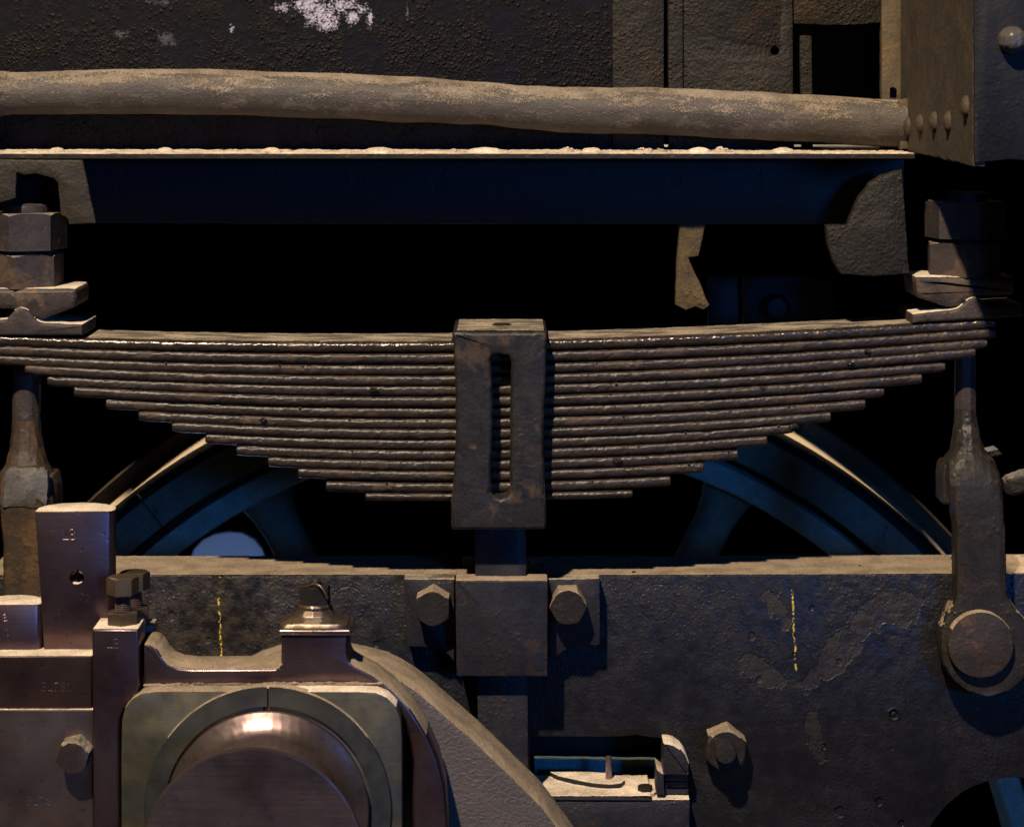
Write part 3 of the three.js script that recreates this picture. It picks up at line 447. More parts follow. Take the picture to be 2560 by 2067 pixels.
// ================================================================ hangers and saddles
function hanger(uA, dv, zc, lean, label, nutTurns, tip, rp, mat) {
  const t = thing('spring_hanger', label, 'spring hanger', P(uA + lean, 1720 + dv, zc), 'hanger rods at the two spring ends');
  const Y = (v) => P(0, v + dv, zc + 0.03).y, X = (d) => P(uA + d, 0, zc).x;
  part('rod', [latheY(X(0), zc, [[0, Y(481)], [0.024, Y(482)], [0.0275, Y(487)], [0.0285, Y(497)], [0.028, Y(515)], [S(rp), Y(520)], [S(rp), Y(1045)], [0.001, Y(1046)]].reverse())], M.nut, t);
  for (const [v0, v1, R, k, dx] of [[506, 597, 0.0505, 0, 0], [609, 691, 0.0495, 1, -4]]) {
    const g = hexY(X(dx), zc, R, Y(v1), Y(v0), nutTurns[k], 0.90), n = part('nut', g, M.nut, t);
    part('dust', dustOn(g, 0.5), M.thinDust, n, { kind: 'stuff' });
  }
  const bl = ext([[uA - 125, 693 + dv, 8], [uA + 125, 693 + dv, 8], [uA + 124, 738 + dv, 8], ...(tip < 0 ? [[uA + 40, 744 + dv], [uA + 5, 752 + dv], [uA - 17, 767 + dv, 8], [uA - 45, 768 + dv, 8], [uA - 62, 762 + dv]] : [[uA + 62, 760 + dv], [uA + 40, 769 + dv, 8], [uA + 14, 769 + dv, 8], [uA - 5, 752 + dv], [uA - 40, 744 + dv]]), [uA - 122, 742 + dv, 6]], zc + 0.047, 0.094, { bevel: 0.006, seg: 3, jit: 1.4 });
  const B = part('bearing_block', bl, M.nut, t); part('dust', dustOn(bl, 0.8), M.dust, B, { kind: 'stuff' });
  // forged link below the spring
  const k = (v, d, hx, hz, dz, e) => [Y(v), X(d), zc + dz, S(hx, zc), hz, e];
  const e = lean, zF = zc + 0.0475, secs = [k(1330, 22, 63, 0.0175, 0.030, 7), k(1262, 17, 64.5, 0.0185, 0.029, 6), k(1222, 13, 67, 0.0215, 0.025, 5), k(1190, 9, 68, 0.0255, 0.0175, 4), k(1160, 5, 64, 0.028, 0.010, 3.2), k(1130, 3, rp + 14, 0.024, 0.005, 2.5), k(1090, 2, rp + 6, 0.0205, 0.002, 2.2), k(1055, 1, rp + 1.5, S(rp) + 0.0008, 0.001, 2), k(1035, 0, rp + 0.5, S(rp) + 0.0003, 0, 2), k(1015, 0, rp - 2, S(rp) - 0.001, 0, 2)];
  const eye = []; for (let q = 0; q <= 40; q++) { const v = mix(1729.8, 1440, q / 40), c = Math.sqrt(Math.max(0, 118 * 118 - (v - 1612) ** 2)), w = v > 1600 ? c : Math.max(c, mix(63, 118, sstep(1470, 1590, v)) - (v < 1590 ? 0 : 0)); eye.push(k(v, v > 1600 ? e : mix(23, e, sstep(1460, 1600, v)), Math.max(1.5, w), 0.0175, 0.030, 9)); }
  const body = loft([...eye.slice(0, -1), ...secsBetween([eye[eye.length - 1], ...secs])], 96, 0.0008, 60);
  const jaw = ext([[uA - 52, 1158 + dv, 12], [uA + 66, 1158 + dv, 12], [uA + 74, 1200 + dv], [uA + 74, 1262 + dv, 8], [uA - 57, 1262 + dv, 10], [uA - 58, 1195 + dv]], zc + 0.026, 0.05, { bevel: 0.004, seg: 3, jit: 1.4 });
  const lk = part('link', [body, jaw], mat, t);
  part('dust', dustOn(loft(eye, 96, 0.0011, 55), 0.42, 0.0004, 0.0004, Y(1462)), M.dustF, lk, { kind: 'stuff' });
  if (mat === M.rustLink) part('worn_face', ext([[uA - 56, 1152 + dv], [uA - 44, 1140 + dv], [uA + 40, 1137 + dv], [uA + 53, 1150 + dv], [uA + 55, 1190 + dv], [uA + 50, 1238 + dv], [uA + 20, 1243 + dv], [uA - 10, 1238 + dv], [uA - 60, 1240 + dv]], zc + 0.0492, 0.014, { bevel: 0.003, jit: 2.4, step: 6 }), M.wornLink, lk);
  const pc = P(uA + e, 1613 + dv, zF + 0.012), pin = latheZ(pc.x, pc.y, [[0.0405, zF - 0.02], [0.0405, zF + 0.010], [0.0395, zF + 0.0125], [0.037, zF + 0.0132], [0, zF + 0.0134]], 64);
  const pn = part('pin', pin, M.pin || (M.pin = iron({ seed: 17, base: [0.0170, 0.0145, 0.0140], base2: [0.0275, 0.0210, 0.0180], rust: [0.0600, 0.0310, 0.0180], rustAt: 0.12, peel: 0.12, lump: 0.0008, rough: [0.45, 0.6] })), t);
  part('dust', dustOn(pin, 0.45, 0.0004, 0.0005), M.dustF, pn, { kind: 'stuff' });
}
hanger(2414, 0, 0.005, 39, 'spring hanger half in shadow, its link and pin on the side frame', [-0.34, -0.64], -1, 27, M.hanger);
hanger(65, 29, 0.005, 33, 'lit spring hanger beneath the slotted plate, its link behind the steel rod', [0.29, 0.47], 1, 35, M.rustLink);
{
  const a = thing('spring_saddle', 'lit spring saddle with a rounded ridge beside the slotted plate hanger', 'saddle', P(80, 838, 0.005), 'ridged saddles on the top leaf');
  const ga = ext([[-60, 806], [15, 798], [33, 777, 8], [50, 768, 8], [68, 775, 8], [88, 801, 10], [104, 808], [204, 812, 4], [204, 839], [-60, 840]], 0.058, 0.103, { bevel: 0.003, seg: 3, jit: 1.0 });
  const ma = part('saddle', ga, M.nut, a); part('dust', dustOn(ga, 0.72), M.dust, ma, { kind: 'stuff' });
  const b = thing('spring_saddle', 'spring saddle cut by the corner bracket shadow on the upper leaf end', 'saddle', P(2370, 808, 0.005), 'ridged saddles on the top leaf');
  const gb = ext([[2283, 786, 4], [2394, 774, 10], [2409, 761], [2421, 748, 6], [2436, 743, 8], [2453, 748, 6], [2465, 766, 6], [2480, 769], [2560, 764], [2560, 791], [2443, 800], [2283, 808]], 0.058, 0.103, { bevel: 0.003, seg: 3, jit: 0.8 });
  const mb = part('saddle', gb, M.nut, b); part('dust', dustOn(gb, 0.72), M.dust, mb, { kind: 'stuff' });
}
// ================================================================ side frame
{
  const x0 = P(-40, 0, 0).x, x1 = P(2620, 0, 0).x, yb = P(0, 2120, 0).y, ytop = P(0, 1425, 0).y, w = x1 - x0, h = ytop - yb;
  const pits = [[2235, 1785, 12, 1], [2200, 2005, 10, 0], [2255, 2060, 8, 0], [1900, 1700, 9, 0], [2100, 1656, 10, 0], [1986, 1640, 8, 0], [2030, 1520, 6, 0], [1880, 1590, 12, 0], [2060, 1865, 7, 0], [2100, 2030, 14, 0], [2230, 1870, 5, 0], [430, 1540, 12, 0], [520, 1600, 9, 0], [880, 1560, 8, 0], [940, 1610, 7, 0]];
  const flakes = [[1925, 1495, 1965, 1560, 22, 1900], [2080, 1650, 2180, 1540, 34, 0], [2180, 1540, 2265, 1520, 42, 0], [2030, 1700, 2090, 1650, 30, 0], [1885, 1660, 1935, 1690, 24, 0], [2030, 1800, 2050, 1900, 16, 0], [690, 1480, 720, 1500, 12, 0], [30, 1450, 60, 1450, 10, 0]];
  const seg = (u, v, a, b, c, d) => { const t = clamp(((u - a) * (c - a) + (v - b) * (d - b)) / ((c - a) ** 2 + (d - b) ** 2 + 1e-6)); return Math.hypot(u - a - t * (c - a), v - b - t * (d - b)); };
  const mat = surface(w, h, 2048, 536, (x, y) => {
    const X = x * w, Y = y * h, u = -40 + x * 2660, v = 2120 - y * 695, sx = X / 0.35, sy = Y / 0.35;
    const A = fbm(sx, sy, 4, 4, 5, 3000, 0.55), B = fbm(sx, sy, 18, 18, 4, 3020, 0.6), F = fbm(sx, sy, 120, 120, 2, 3040, 0.7), C = fbm(sx, sy, 38, 26, 3, 3060, 0.6);
    let hgt = 0.0007 * A + 0.0005 * B + 0.00025 * C + 0.00013 * F, c = v3([0.0054, 0.0053, 0.0074], [0.0086, 0.0078, 0.0096], clamp(0.5 + 1.0 * A + 0.4 * B));
    const left = sstep(1000, 700, u);                                   // the left bay is rougher and browner
    c = v3(c, [0.022, 0.016, 0.013], left * clamp(0.35 + 1.1 * B + 0.5 * A)); hgt += left * 0.0006 * fbm(sx + 0.01 * A, sy * 0.8, 16, 26, 4, 3300, 0.65);
    const rough = sstep(1950, 2150, u + 250 * A) * sstep(1850, 1500, v); hgt += rough * 0.0010 * fbm(sx, sy, 24, 24, 3, 3350, 0.55);
    const D = dots(sx, sy, 60, 60, 3400, 0.4); hgt += 0.0005 * D * sstep(0, 0.3, A + 0.2);
    for (const [pu, pv, r, ring] of pits) { const d = Math.hypot(u - pu, (v - pv) * 0.9) + 5 * B; if (d < r * 1.6) { hgt -= 0.0014 * sstep(r, r * 0.6, d); if (ring) hgt += 0.0012 * Math.exp(-(((d - r * 0.55) / (r * 0.25)) ** 2)) * -1 + 0.0008 * Math.exp(-(((d - r * 1.1) / (r * 0.2)) ** 2)); } }
    for (const [pu, pv, r] of [[870, 1512, 45], [1645, 1507, 46]]) { const d = Math.hypot(u - pu, v - pv) + 3 * B; hgt -= 0.0006 * Math.exp(-(((d - r) / 2.2) ** 2)) * clamp(0.6 + 1.5 * C); }
    let fl = 0; for (const [a, b, e, f, r] of flakes) fl = Math.max(fl, sstep(0, 3, r - seg(u, v, a, b, e, f) + 34 * A + 26 * B + 6 * C));
    hgt -= 0.0007 * fl * (1 - 0.3 * C); c = v3(c, v3([0.0105, 0.0098, 0.0110], [0.0165, 0.0125, 0.0125], clamp(0.5 + 1.4 * B)), 0.85 * fl);
    c = v3(c, [0.020, 0.0135, 0.0115], 0.5 * sstep(0.33, 0.5, fbm(sx, sy, 7, 7, 4, 3500, 0.6)));
    if (u < 110 && v < 1520) { const r = sstep(0, 4, 14 - Math.hypot(u - 88, v - 1462)) + sstep(0, 4, 6 - Math.hypot(u - 45, v - 1449)); c = v3(c, [0.17, 0.085, 0.03], clamp(r)); }
    // yellow chalk strokes
    const ch1 = sstep(3.6, 1.2, Math.abs(u - (546 + (v - 1475) * 0.035 + 2.5 * n3(v * 0.05, 1, 1)))) * sstep(1472, 1482, v) * sstep(1648, 1640, v);
    const ch2 = sstep(3.4, 1.0, Math.abs(u - (1980 + (v - 1475) * 0.055 + 3 * n3(v * 0.03, 4, 1)))) * sstep(1472, 1480, v) * sstep(1680, 1670, v);
    const ck = clamp(ch1 + ch2) * sstep(-0.05, 0.25, C + 1.2 * F + 0.05); c = v3(c, [0.44, 0.32, 0.03], ck);
    const k = 1 + 0.28 * F + 0.2 * B;
    return [c[0] * k, c[1] * k, c[2] * k, hgt, 0.46 + 0.22 * B + 0.20 * A + 0.06 * F + 0.1 * fl + 0.3 * ck];
  }, 0.006, { varied: true, specularIntensity: 0.55 }, x0, yb);
  const t = thing('side_frame', 'heavy black locomotive side frame with chalk marks and flaking paint', 'frame', P(1280, 2100, -0.05));
  const arc = Array.from({ length: 14 }, (_, i) => { const a = Math.PI * (1.0 + 0.5 * (i / 13)) + 0.05; return [2535 + 240 * Math.cos(a) , 2190 + 246 * Math.sin(a)]; });
  const g = ext([[-40, 1438], [520, 1438], [543, 1441], [552, 1445], [560, 1439], [1000, 1438], [1700, 1438], [2620, 1434], [2620, 1950], [2560, 1946], ...arc.reverse(), [2296, 2120], [1718, 2120], [1724, 1950], [1722, 1905], [1702, 1870], [1660, 1846], [1620, 1842], [1590, 1838], [1560, 1841], [1325, 1842], [1325, 2120], [-40, 2120]], 0, 0.117, { bevel: 0.0018, jit: 1.0, step: 12 });
  const pl = part('plate', g, mat, t);
  part('dust', dustSheet(x0, P(1150, 0, 0).x, -0.115, -0.001, P(0, 1438, 0).y, 420, 18, 0.0007, 0.0015), M.dustF, t, { kind: 'stuff' });
  part('dust', dustSheet(P(1360, 0, 0).x, x1, -0.115, -0.001, (x) => P(0, mix(1438, 1434, clamp((x - 0.21) / 0.46)), 0).y, 440, 18, 0.0007, 0.0015), M.dustF, t, { kind: 'stuff' });
  part('dust', dustSheet(P(1150, 0, 0).x, P(1360, 0, 0).x, -0.115, -0.001, P(0, 1439, 0).y, 80, 14, 0.0004, 0.0015), M.thinDust, t, { kind: 'stuff' });
  part('rim_shade_plate', box(0.45, 0.85, 1.368, 1.380, -0.46, -0.119, 0.002), M.paint, t);  // unseen plate, added to keep the warm lamp off the lower rim
  const c = P(1815, 1876, 0.03), hx = hexZ(c.x, c.y, S(55), 0, 0.034, 0.38, 0.84), n = part('nut', hx, M.nutD = iron({ seed: 18, base: [0.0096, 0.0082, 0.0077], base2: [0.0132, 0.0106, 0.0091], lump: 0.0006, rough: [0.5, 0.65] }), t);
  part('dust', dustOn(hx, 0.3, 0.0005, 0.0008), M.dustF, n, { kind: 'stuff' });
  const s = P(1815, 1883, 0.055); part('stud', latheZ(s.x, s.y, [[0.0132, 0.02], [0.0132, 0.055], [0.012, 0.0575], [0.004, 0.0582], [0, 0.058]], 32), M.nutD, n);
}
// ---- guide bracket bolted to the frame
{
  const t = thing('guide_bracket', 'square guide block with two bolted ears around the spring post', 'bracket', P(1254, 1691, 0.03));
  const blk = ext([[1138, 1452, 4], [1370, 1452, 4], [1369, 1691, 5], [1141, 1691, 6]], 0.07, 0.068, { bevel: 0.002, jit: 0.9 }), b = part('block', blk, M.paint, t);
  part('dust', dustOn(blk, 0.8), M.dustF, b, { kind: 'stuff' });
  for (const [pts, c, turn] of [[[[1009, 1449, 4], [1136, 1449], [1136, 1655], [1122, 1638], [1104, 1627], [1076, 1619], [1017, 1616, 6], [1013, 1530]], [1082, 1517], 0.52], [[[1372, 1449], [1500, 1448, 4], [1500, 1612, 6], [1436, 1617], [1408, 1628], [1390, 1641], [1372, 1658]], [1420, 1514], 0.02]]) {
    const e = ext(pts, 0.033, 0.032, { bevel: 0.0018, jit: 0.8 }), m = part('ear', e, M.paint, t); part('dust', dustOn(e, 0.8), M.thinDust, m, { kind: 'stuff' });
    const p = P(c[0], c[1], 0.055), hx = hexZ(p.x, p.y, S(46.5, 0.05), 0.031, 0.067, turn, 0.88), bolt = part('bolt', hx, M.nutD, t); part('dust', dustOn(hx, 0.3, 0.0005, 0.0008), M.dustF, bolt, { kind: 'stuff' });
  }
}
// ---- axle box in the frame opening
{
  const t = thing('axle_box', 'dusty axle box lid with a small upright pin in the frame opening', 'axle box', P(1540, 2067, 0));
  const bd = ext([[1310, 2003], [1725, 2003, 3], [1724, 2130], [1310, 2130]], 0.037, 0.09, { bevel: 0.0015, jit: 0.6 }), b = part('body', bd, M.paint, t);
  const yT = P(0, 2003, 0.037).y, X = (u, z) => P(u, 0, z).x;
  part('cover_plate', ext([[1330, 1996], [1420, 1994], [1520, 1993], [1625, 1998], [1628, 2001], [1330, 2000]], 0.039, 0.085, { bevel: 0.0004 }), M.paint, t);
  part('dust', dustSheet(X(1300, 0.037), X(1724, 0.037), -0.052, 0.036, (x) => yT + (x < X(1630, 0.03) ? 0.0054 : 0.0006), 160, 20, 0.0008, 0.002), M.dust, b, { kind: 'stuff' });
  const lidY = yT + 0.0068, pt = (u, z) => new THREE.Vector2(X(u, z), -z), sh = new THREE.Shape([[1372, -0.050], [1395, -0.030], [1440, -0.012], [1480, 0.000], [1525, 0.006], [1552, 0.002], [1562, -0.012], [1548, -0.030], [1520, -0.042], [1450, -0.05]].map(([u, z]) => pt(u, z)));
  const lg = new THREE.ExtrudeGeometry(sh, { depth: 0.0035, bevelEnabled: true, bevelSize: 0.0005, bevelThickness: 0.0005, bevelSegments: 1 }); lg.rotateX(-Math.PI / 2); lg.translate(0, lidY, 0);
  const lid = part('swing_lid', lg, M.paint, t); part('dust', dustOn(lg, 0.8, 0.0005, 0.0006), M.dust, lid, { kind: 'stuff' });
  const px = X(1522, -0.015); part('pin', latheY(px, -0.018, [[0, lidY + 0.0335], [0.0034, lidY + 0.0335], [0.004, lidY + 0.0328], [0.004, lidY], [0.0001, lidY]], 24), M.polish, t);
  const bx = X(1613, 0.012), bh = hexY(bx, 0.012, 0.0095, yT + 0.003, yT + 0.012, 0.2), bo = part('bolt', bh, M.nutD, t); part('washer', latheY(bx, 0.012, [[0, yT + 0.005], [0.0135, yT + 0.005], [0.0135, yT + 0.002], [0, yT + 0.002]], 24), M.dust, bo);
  const lu = ext([[1659, 1858, 3], [1672, 1858, 3], [1686, 1862], [1702, 1873], [1714, 1888], [1723, 1910], [1722, 1938, 2], [1659, 1938, 2]], 0.037, 0.06, { bevel: 0.002 }), lm = part('lug', lu, M.paint, t); part('dust', dustOn(lu, 0.3, 0.0004, 0.0006), M.dust, lm, { kind: 'stuff' });
  for (let k = 0; k < 3; k++) part('slat', ext([[1662, 1937 + k * 17], [1722, 1937 + k * 17], [1721, 1952 + k * 17], [1662, 1952 + k * 17]], 0.018, 0.03, { bevel: 0.001, jit: 0.6 }), M.paint, t);
  const kp = ext([[1642, 1923], [1660, 1937], [1662, 1988], [1642, 1988]], 0.03, 0.05, { bevel: 0.0015 }), km = part('keeper', kp, M.paint, t); part('dust', dustOn(kp, 0.4), M.dust, km, { kind: 'stuff' });
  part('back_plate', ext([[1336, 1896], [1640, 1899], [1640, 2080], [1336, 2080]], -0.09, 0.02, { jit: 1 }), M.wheel, t);
  part('opening_shade', ext([[1290, 1810], [1690, 1810], [1690, 2000], [1290, 2000]], -0.125, 0.01), M.blue, t);  // near-black sheet added where the opening simply lies in shade
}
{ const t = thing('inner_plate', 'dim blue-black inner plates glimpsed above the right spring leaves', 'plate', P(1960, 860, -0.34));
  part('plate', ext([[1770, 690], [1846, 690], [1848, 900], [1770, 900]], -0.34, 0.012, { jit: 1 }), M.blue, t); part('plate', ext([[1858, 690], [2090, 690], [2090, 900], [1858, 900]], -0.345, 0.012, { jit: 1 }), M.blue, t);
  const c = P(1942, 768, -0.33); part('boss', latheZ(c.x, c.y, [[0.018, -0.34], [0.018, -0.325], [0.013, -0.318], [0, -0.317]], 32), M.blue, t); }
// ================================================================ driving wheel
{
  const zt = -0.505, c = P(1258, 2430, zt), R = S(1516, zt), t = thing('driving_wheel', 'large spoked wheel with a pale worn tread behind the leaf spring', 'wheel', c.clone().setY(c.y - R));
  const lz = (prof, n = 220) => latheZ(c.x, c.y, prof, n);
  part('tyre', lz([[S(1402, zt), zt - 0.14], [S(1402, zt), zt - 0.002], [S(1405, zt), zt], [R - 0.020, zt]]), M.tyre, t);
  part('tyre_edge', lz([[R - 0.020, zt - 0.0002], [R - 0.018, zt - 0.001], [R - 0.004, zt - 0.010], [R - 0.0005, zt - 0.016]]), M.blue, t);
  part('tread', lz([[R + 0.004, zt - 0.108], [R, zt - 0.05], [R - 0.0005, zt - 0.0162]]), M.tread, t);
  part('flange', lz([[S(1398, zt), zt - 0.14], [R + 0.026, zt - 0.139], [R + 0.030, zt - 0.130], [R + 0.027, zt - 0.122], [R + 0.012, zt - 0.113], [R + 0.004, zt - 0.1082]]), M.flange, t);
  part('rim', lz([[S(1322, zt), zt - 0.12], [S(1322, zt), zt - 0.012], [S(1328, zt), zt - 0.008], [S(1378, zt), zt - 0.008], [S(1382, zt), zt - 0.014], [S(1384, zt), zt - 0.12]]), M.wheel, t);
  const groove = (a) => { const g = box(-0.0012, 0.0012, S(1399, zt), R - 0.006, -0.001, 0.0006, 0.0003); g.rotateZ(a); g.translate(c.x, c.y, zt); return g; };
  part('joint_line', groove(Math.atan2(1258 - 377, 2430 - 1282)), new THREE.MeshStandardMaterial({ color: new THREE.Color(0.01, 0.01, 0.012), roughness: 0.8 }), t);
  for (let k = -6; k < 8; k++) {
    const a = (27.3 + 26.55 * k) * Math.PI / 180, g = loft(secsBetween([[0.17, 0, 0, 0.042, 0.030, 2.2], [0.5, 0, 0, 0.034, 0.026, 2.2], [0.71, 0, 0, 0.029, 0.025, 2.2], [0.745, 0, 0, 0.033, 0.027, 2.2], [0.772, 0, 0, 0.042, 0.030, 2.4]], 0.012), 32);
    g.rotateZ(a); g.translate(c.x, c.y, zt - 0.06); if (k < 3 && k > -5) part('spoke', g, M.tyre, t);  // darker tyre colour stands in for the shade on the spokes
  }
  part('hub', lz([[0.02, zt - 0.14], [0.19, zt - 0.13], [0.2, zt], [0.18, zt + 0.02], [0.02, zt + 0.02]], 64), M.wheel, t);
}
{ // pale wall seen through one gap of the wheel
  const z = -2.2, a = P(470, 1420, z), b = P(672, 1320, z), t = thing('wall_panel', 'pale blue-lit round-topped panel seen through a gap between wheel spokes', 'panel', new THREE.Vector3((a.x + b.x) / 2, a.y, z));
  part('panel', ext([[474, 1480], [474, 1400], [482, 1375], [505, 1350], [535, 1335], [570, 1329], [605, 1332], [635, 1348], [655, 1372], [664, 1400], [664, 1480]], z, 0.03, { bevel: 0.004 }), new THREE.MeshStandardMaterial({ color: new THREE.Color(0.42, 0.45, 0.50), roughness: 0.9 }), t);
}
{ // boiler belly above and behind the wheel (unseen, added to keep the rear lamp off the back of the tyre)
  const t = thing('wheel_shade', 'unseen sheets behind the pipe, added to shade the wheel and bars', 'boiler', new THREE.Vector3(-0.015, 2.0, -1.2));
  part('shade_slab', box(-0.51, 0.48, 2.0, 2.025, -1.6, -0.885, 0.005), M.blue, t); part('shade_sheet', box(-1.0, 1.1, 1.992, 3.0, -0.21, -0.20, 0.002), M.blue, t);  // upright sheet is added too, blocking the rear lamp from the bars
}
// ================================================================ crank and coupling rod
const AX = -0.2655, AY = 1.2885;
{
  const t = thing('crank', 'broad pitted crank arm with dusty edge carrying a big polished pin', 'crank', new THREE.Vector3(-0.2, 0.9, 0.23));
  const arm = [[480, 2300], [455, 2000], [470, 1850], [520, 1730], [560, 1686], [620, 1643], [660, 1624], [700, 1611], [745, 1602], [790, 1600], [835, 1602], [882, 1608], [927, 1617], [971, 1629], [1012, 1650], [1052, 1677], [1092, 1710], [1132, 1746], [1193, 1798], [1293, 1895], [1354, 1955], [1435, 2067], [1500, 2170], [1560, 2300]].map(([u, v]) => { const p = P(u, v, 0.18), f = 1; return [1280 + p.x / (PX * (FAR - 0.28) / FAR), 159 + (EYE - p.y) / (PX * (FAR - 0.28) / FAR)]; });
  const g = ext(arm, 0.28, 0.10, { bevel: 0.003, seg: 2, jit: 0.6, step: 14 }), m = part('arm', g, M.crank, t);
  part('dust', dustOn(g, 0.42, 0.0005, 0.0004), M.dustF, m, { kind: 'stuff' });
  const pin = part('crank_pin', latheZ(AX, AY, [[0.10, 0.25], [0.108, 0.39], [0.1105, 0.401], [0.1095, 0.4035], [0.105, 0.406], [0.098, 0.4095], [0.0915, 0.4145], [0.0865, 0.4205], [0.0825, 0.428], [0.0795, 0.437], [0.0775, 0.448], [0.077, 0.46], [0.080, 0.49], [0.09, 0.52], [0.105, 0.543], [0.1142, 0.5515], [0.1150, 0.5535], [0.1142, 0.5555], [0.112, 0.556]], 160), M.pinSteel, t);
  part('end_face', latheZ(AX, AY, [[0.112, 0.556], [0.05, 0.5562], [0, 0.5562]], 96), M.endFace = (() => { const q = M.steel.clone(); q.color = new THREE.Color(0.75, 0.72, 0.77); return q; })(), pin);
}
{
  const t = thing('coupling_rod', 'worn steel coupling rod end with strap, wedge, brass bearing and oil cup', 'coupling rod', new THREE.Vector3(-0.35, 1.25, 0.33));
  const zs = 0.36;
  // strap around the bearing
  const strapPts = [[358, 1611, 6], [378, 1611, 10], [392, 1622], [404, 1642], [420, 1660], [445, 1670], [480, 1673], [690, 1672, 8], [702, 1660], [703, 1575], [868, 1575], [868, 1640, 8], [876, 1657], [892, 1668], [935, 1690], [980, 1725], [1026, 1773], [1066, 1838], [1094, 1900], [1112, 1970], [1119, 2067], [1121, 2200], [1032, 2200], [1031, 2067], [1030, 1980], [1033, 1903], [1024, 1850], [1013, 1805], [997, 1772], [966, 1738], [935, 1722], [900, 1714], [660, 1713], [358, 1714]];
  const st = ext(strapPts, zs, 0.06, { bevel: 0.003, seg: 3, crease: 0.8 }), sm = part('strap', st, stamped(340, 1560, 1120, 2080, zs, [['7', 540, 1700, 14]], 26, [0.60, 0.51, 0.55]), t);
  part('dust', dustOn(st, 0.45, 0.0005, 0.0004), M.dustF, sm, { kind: 'stuff' });
  // ragged old grease along the inside lip
  { const l = []; for (let i = 0; i < 150; i++) { const u = mix(362, 955, i / 149), c = P(u, 1712 + 2.5 * n3(u * 0.03, 4, 4) - (u > 660 ? 3 : 0), zs + 0.001); l.push([c.x, c.y, c.z, 0.0012 + 0.0012 * rnd()]); } part('grease', lintGeo(l), M.thinDust, sm, { kind: 'stuff' }); }
  // brass in two halves, with a raised lip ring
  const zb = 0.388, half = (s) => s < 0 ? [[303, 2200], [302, 1900], [304, 1800], [312, 1770], [330, 1748], [356, 1734], [390, 1730], [658.4, 1730], [658.4, 2200]] : [[661.6, 2200], [661.6, 1730], [900, 1730], [940, 1733], [968, 1745], [990, 1768], [1001, 1800], [1005, 1850], [1005, 2200]];
  for (const s of [-1, 1]) { const g = ext(half(s), zb, 0.06, { bevel: 0.0015 }), m = part('bearing_brass', g, M.brass, t); part('dust', dustOn(g, 0.45, 0.0004, 0.0004), s < 0 ? M.dustF : M.dust, m, { kind: 'stuff' }); }
  const lip = latheZ(AX, AY, [[0.1350, 0.38], [0.1348, 0.3905], [0.1338, 0.3920], [0.113, 0.3925], [0.112, 0.38]], 120, 0.007), lm = part('bearing_lip', lip, M.lip = (() => { const q = M.brass.clone(); q.color = new THREE.Color(0.55, 0.62, 0.82); return q; })(), t);
  part('dust', dustOn(lip, 0.5, 0.0003, 0.0002), M.dustF, lm, { kind: 'stuff' });
  // clamp arm beside the strap (front prong and rear prong)
  const cl = ext([[229, 1573, 5], [345, 1573, 5], [346, 1715], [340, 1738], [326, 1756], [308, 1776], [299, 1796], [296, 1830], [298, 2200], [233, 2200]], 0.375, 0.055, { bevel: 0.0025, seg: 3 }), cm = part('clamp', cl, stamped(220, 1560, 360, 2080, 0.375, [['L3', 282, 1607, 34], ['1', 298, 1640, 24]], 10, [0.50, 0.45, 0.53]), t);
  part('dust', dustOn(cl, 0.8), M.dust, cm, { kind: 'stuff' });
  const rear = ext([[300, 1562, 5], [384, 1562, 5], [386, 1690], [300, 1690]], 0.295, 0.03, { bevel: 0.0025 }), rm = part('clamp_rear', rear, M.darkSteel, t); part('dust', dustOn(rear, 0.8), M.thinDust, rm, { kind: 'stuff' });
  // set screws
  const screw = (u, v, z, name) => { const x = P(u, 0, z).x, Y = (q) => P(0, v + q, z).y, th = []; const prof = [[0.0001, Y(128)], [0.0092, Y(128)]]; for (let k = 0; k < 9; k++) { const a = 92 - k * 5; prof.push([0.0090, Y(a + 2)], [0.0078, Y(a)]); } prof.push([0.009, Y(46)], [0.0001, Y(46)]);
    const m = part(name, latheY(x, z, prof, 32), M.darkSteel, t);
    const hd = hexY(x, z, 0.0178, Y(48), Y(4), 0.2, 0.80); part('head', hd, M.oil, m); const nt = hexY(x, z, 0.0182, Y(126), Y(92), 0.62, 0.86); part('nut', nt, M.oil, m); };
  screw(306, 1436, 0.348, 'set_screw'); screw(335, 1424, 0.280, 'set_screw');
  // wedge, block, rod bar and foot plate
  const flatFront = (pts, z, depth, n = 14) => pts;
  const wedge = (u0, u1, vt, z, bulge, vb, uL = u0) => { // upright bar: flat face, rounded back
    const a = P(u0, vt, z), b = P(u1, vb, z), sh = new THREE.Shape(); sh.moveTo(a.x, 0.0); const m = (a.x + b.x) / 2, hw = (b.x - a.x) / 2; 
    for (let k = 0; k <= 20; k++) { const q = Math.PI - k / 20 * Math.PI; sh.lineTo(m + hw * Math.cos(q), 0.012 + bulge * Math.sin(q)); } for (let k = 1; k <= 8; k++) { const q = k / 8 * Math.PI / 2; sh.lineTo(b.x - 0.010 + 0.010 * Math.cos(q), 0.007 - 0.010 * Math.sin(q)); } sh.lineTo(a.x + 0.001, -0.003);
    const g = new THREE.ExtrudeGeometry(sh, { depth: a.y - b.y - 0.002, bevelEnabled: true, bevelSize: 0.001, bevelThickness: 0.001, bevelOffset: -0.001, bevelSegments: 2 }); g.rotateX(-Math.PI / 2); g.translate(0, b.y + 0.001, 0); g.scale(1, 1, 1); const q = g.attributes.position; for (let i = 0; i < q.count; i++) q.setZ(i, q.getZ(i) + z - 0.003); g.computeVertexNormals(); return toCreasedNormals(g.index ? g.toNonIndexed() : g, 0.5); };
  let wd = wedge(86, 283, 1279, 0.325, 0.038, 1720); 
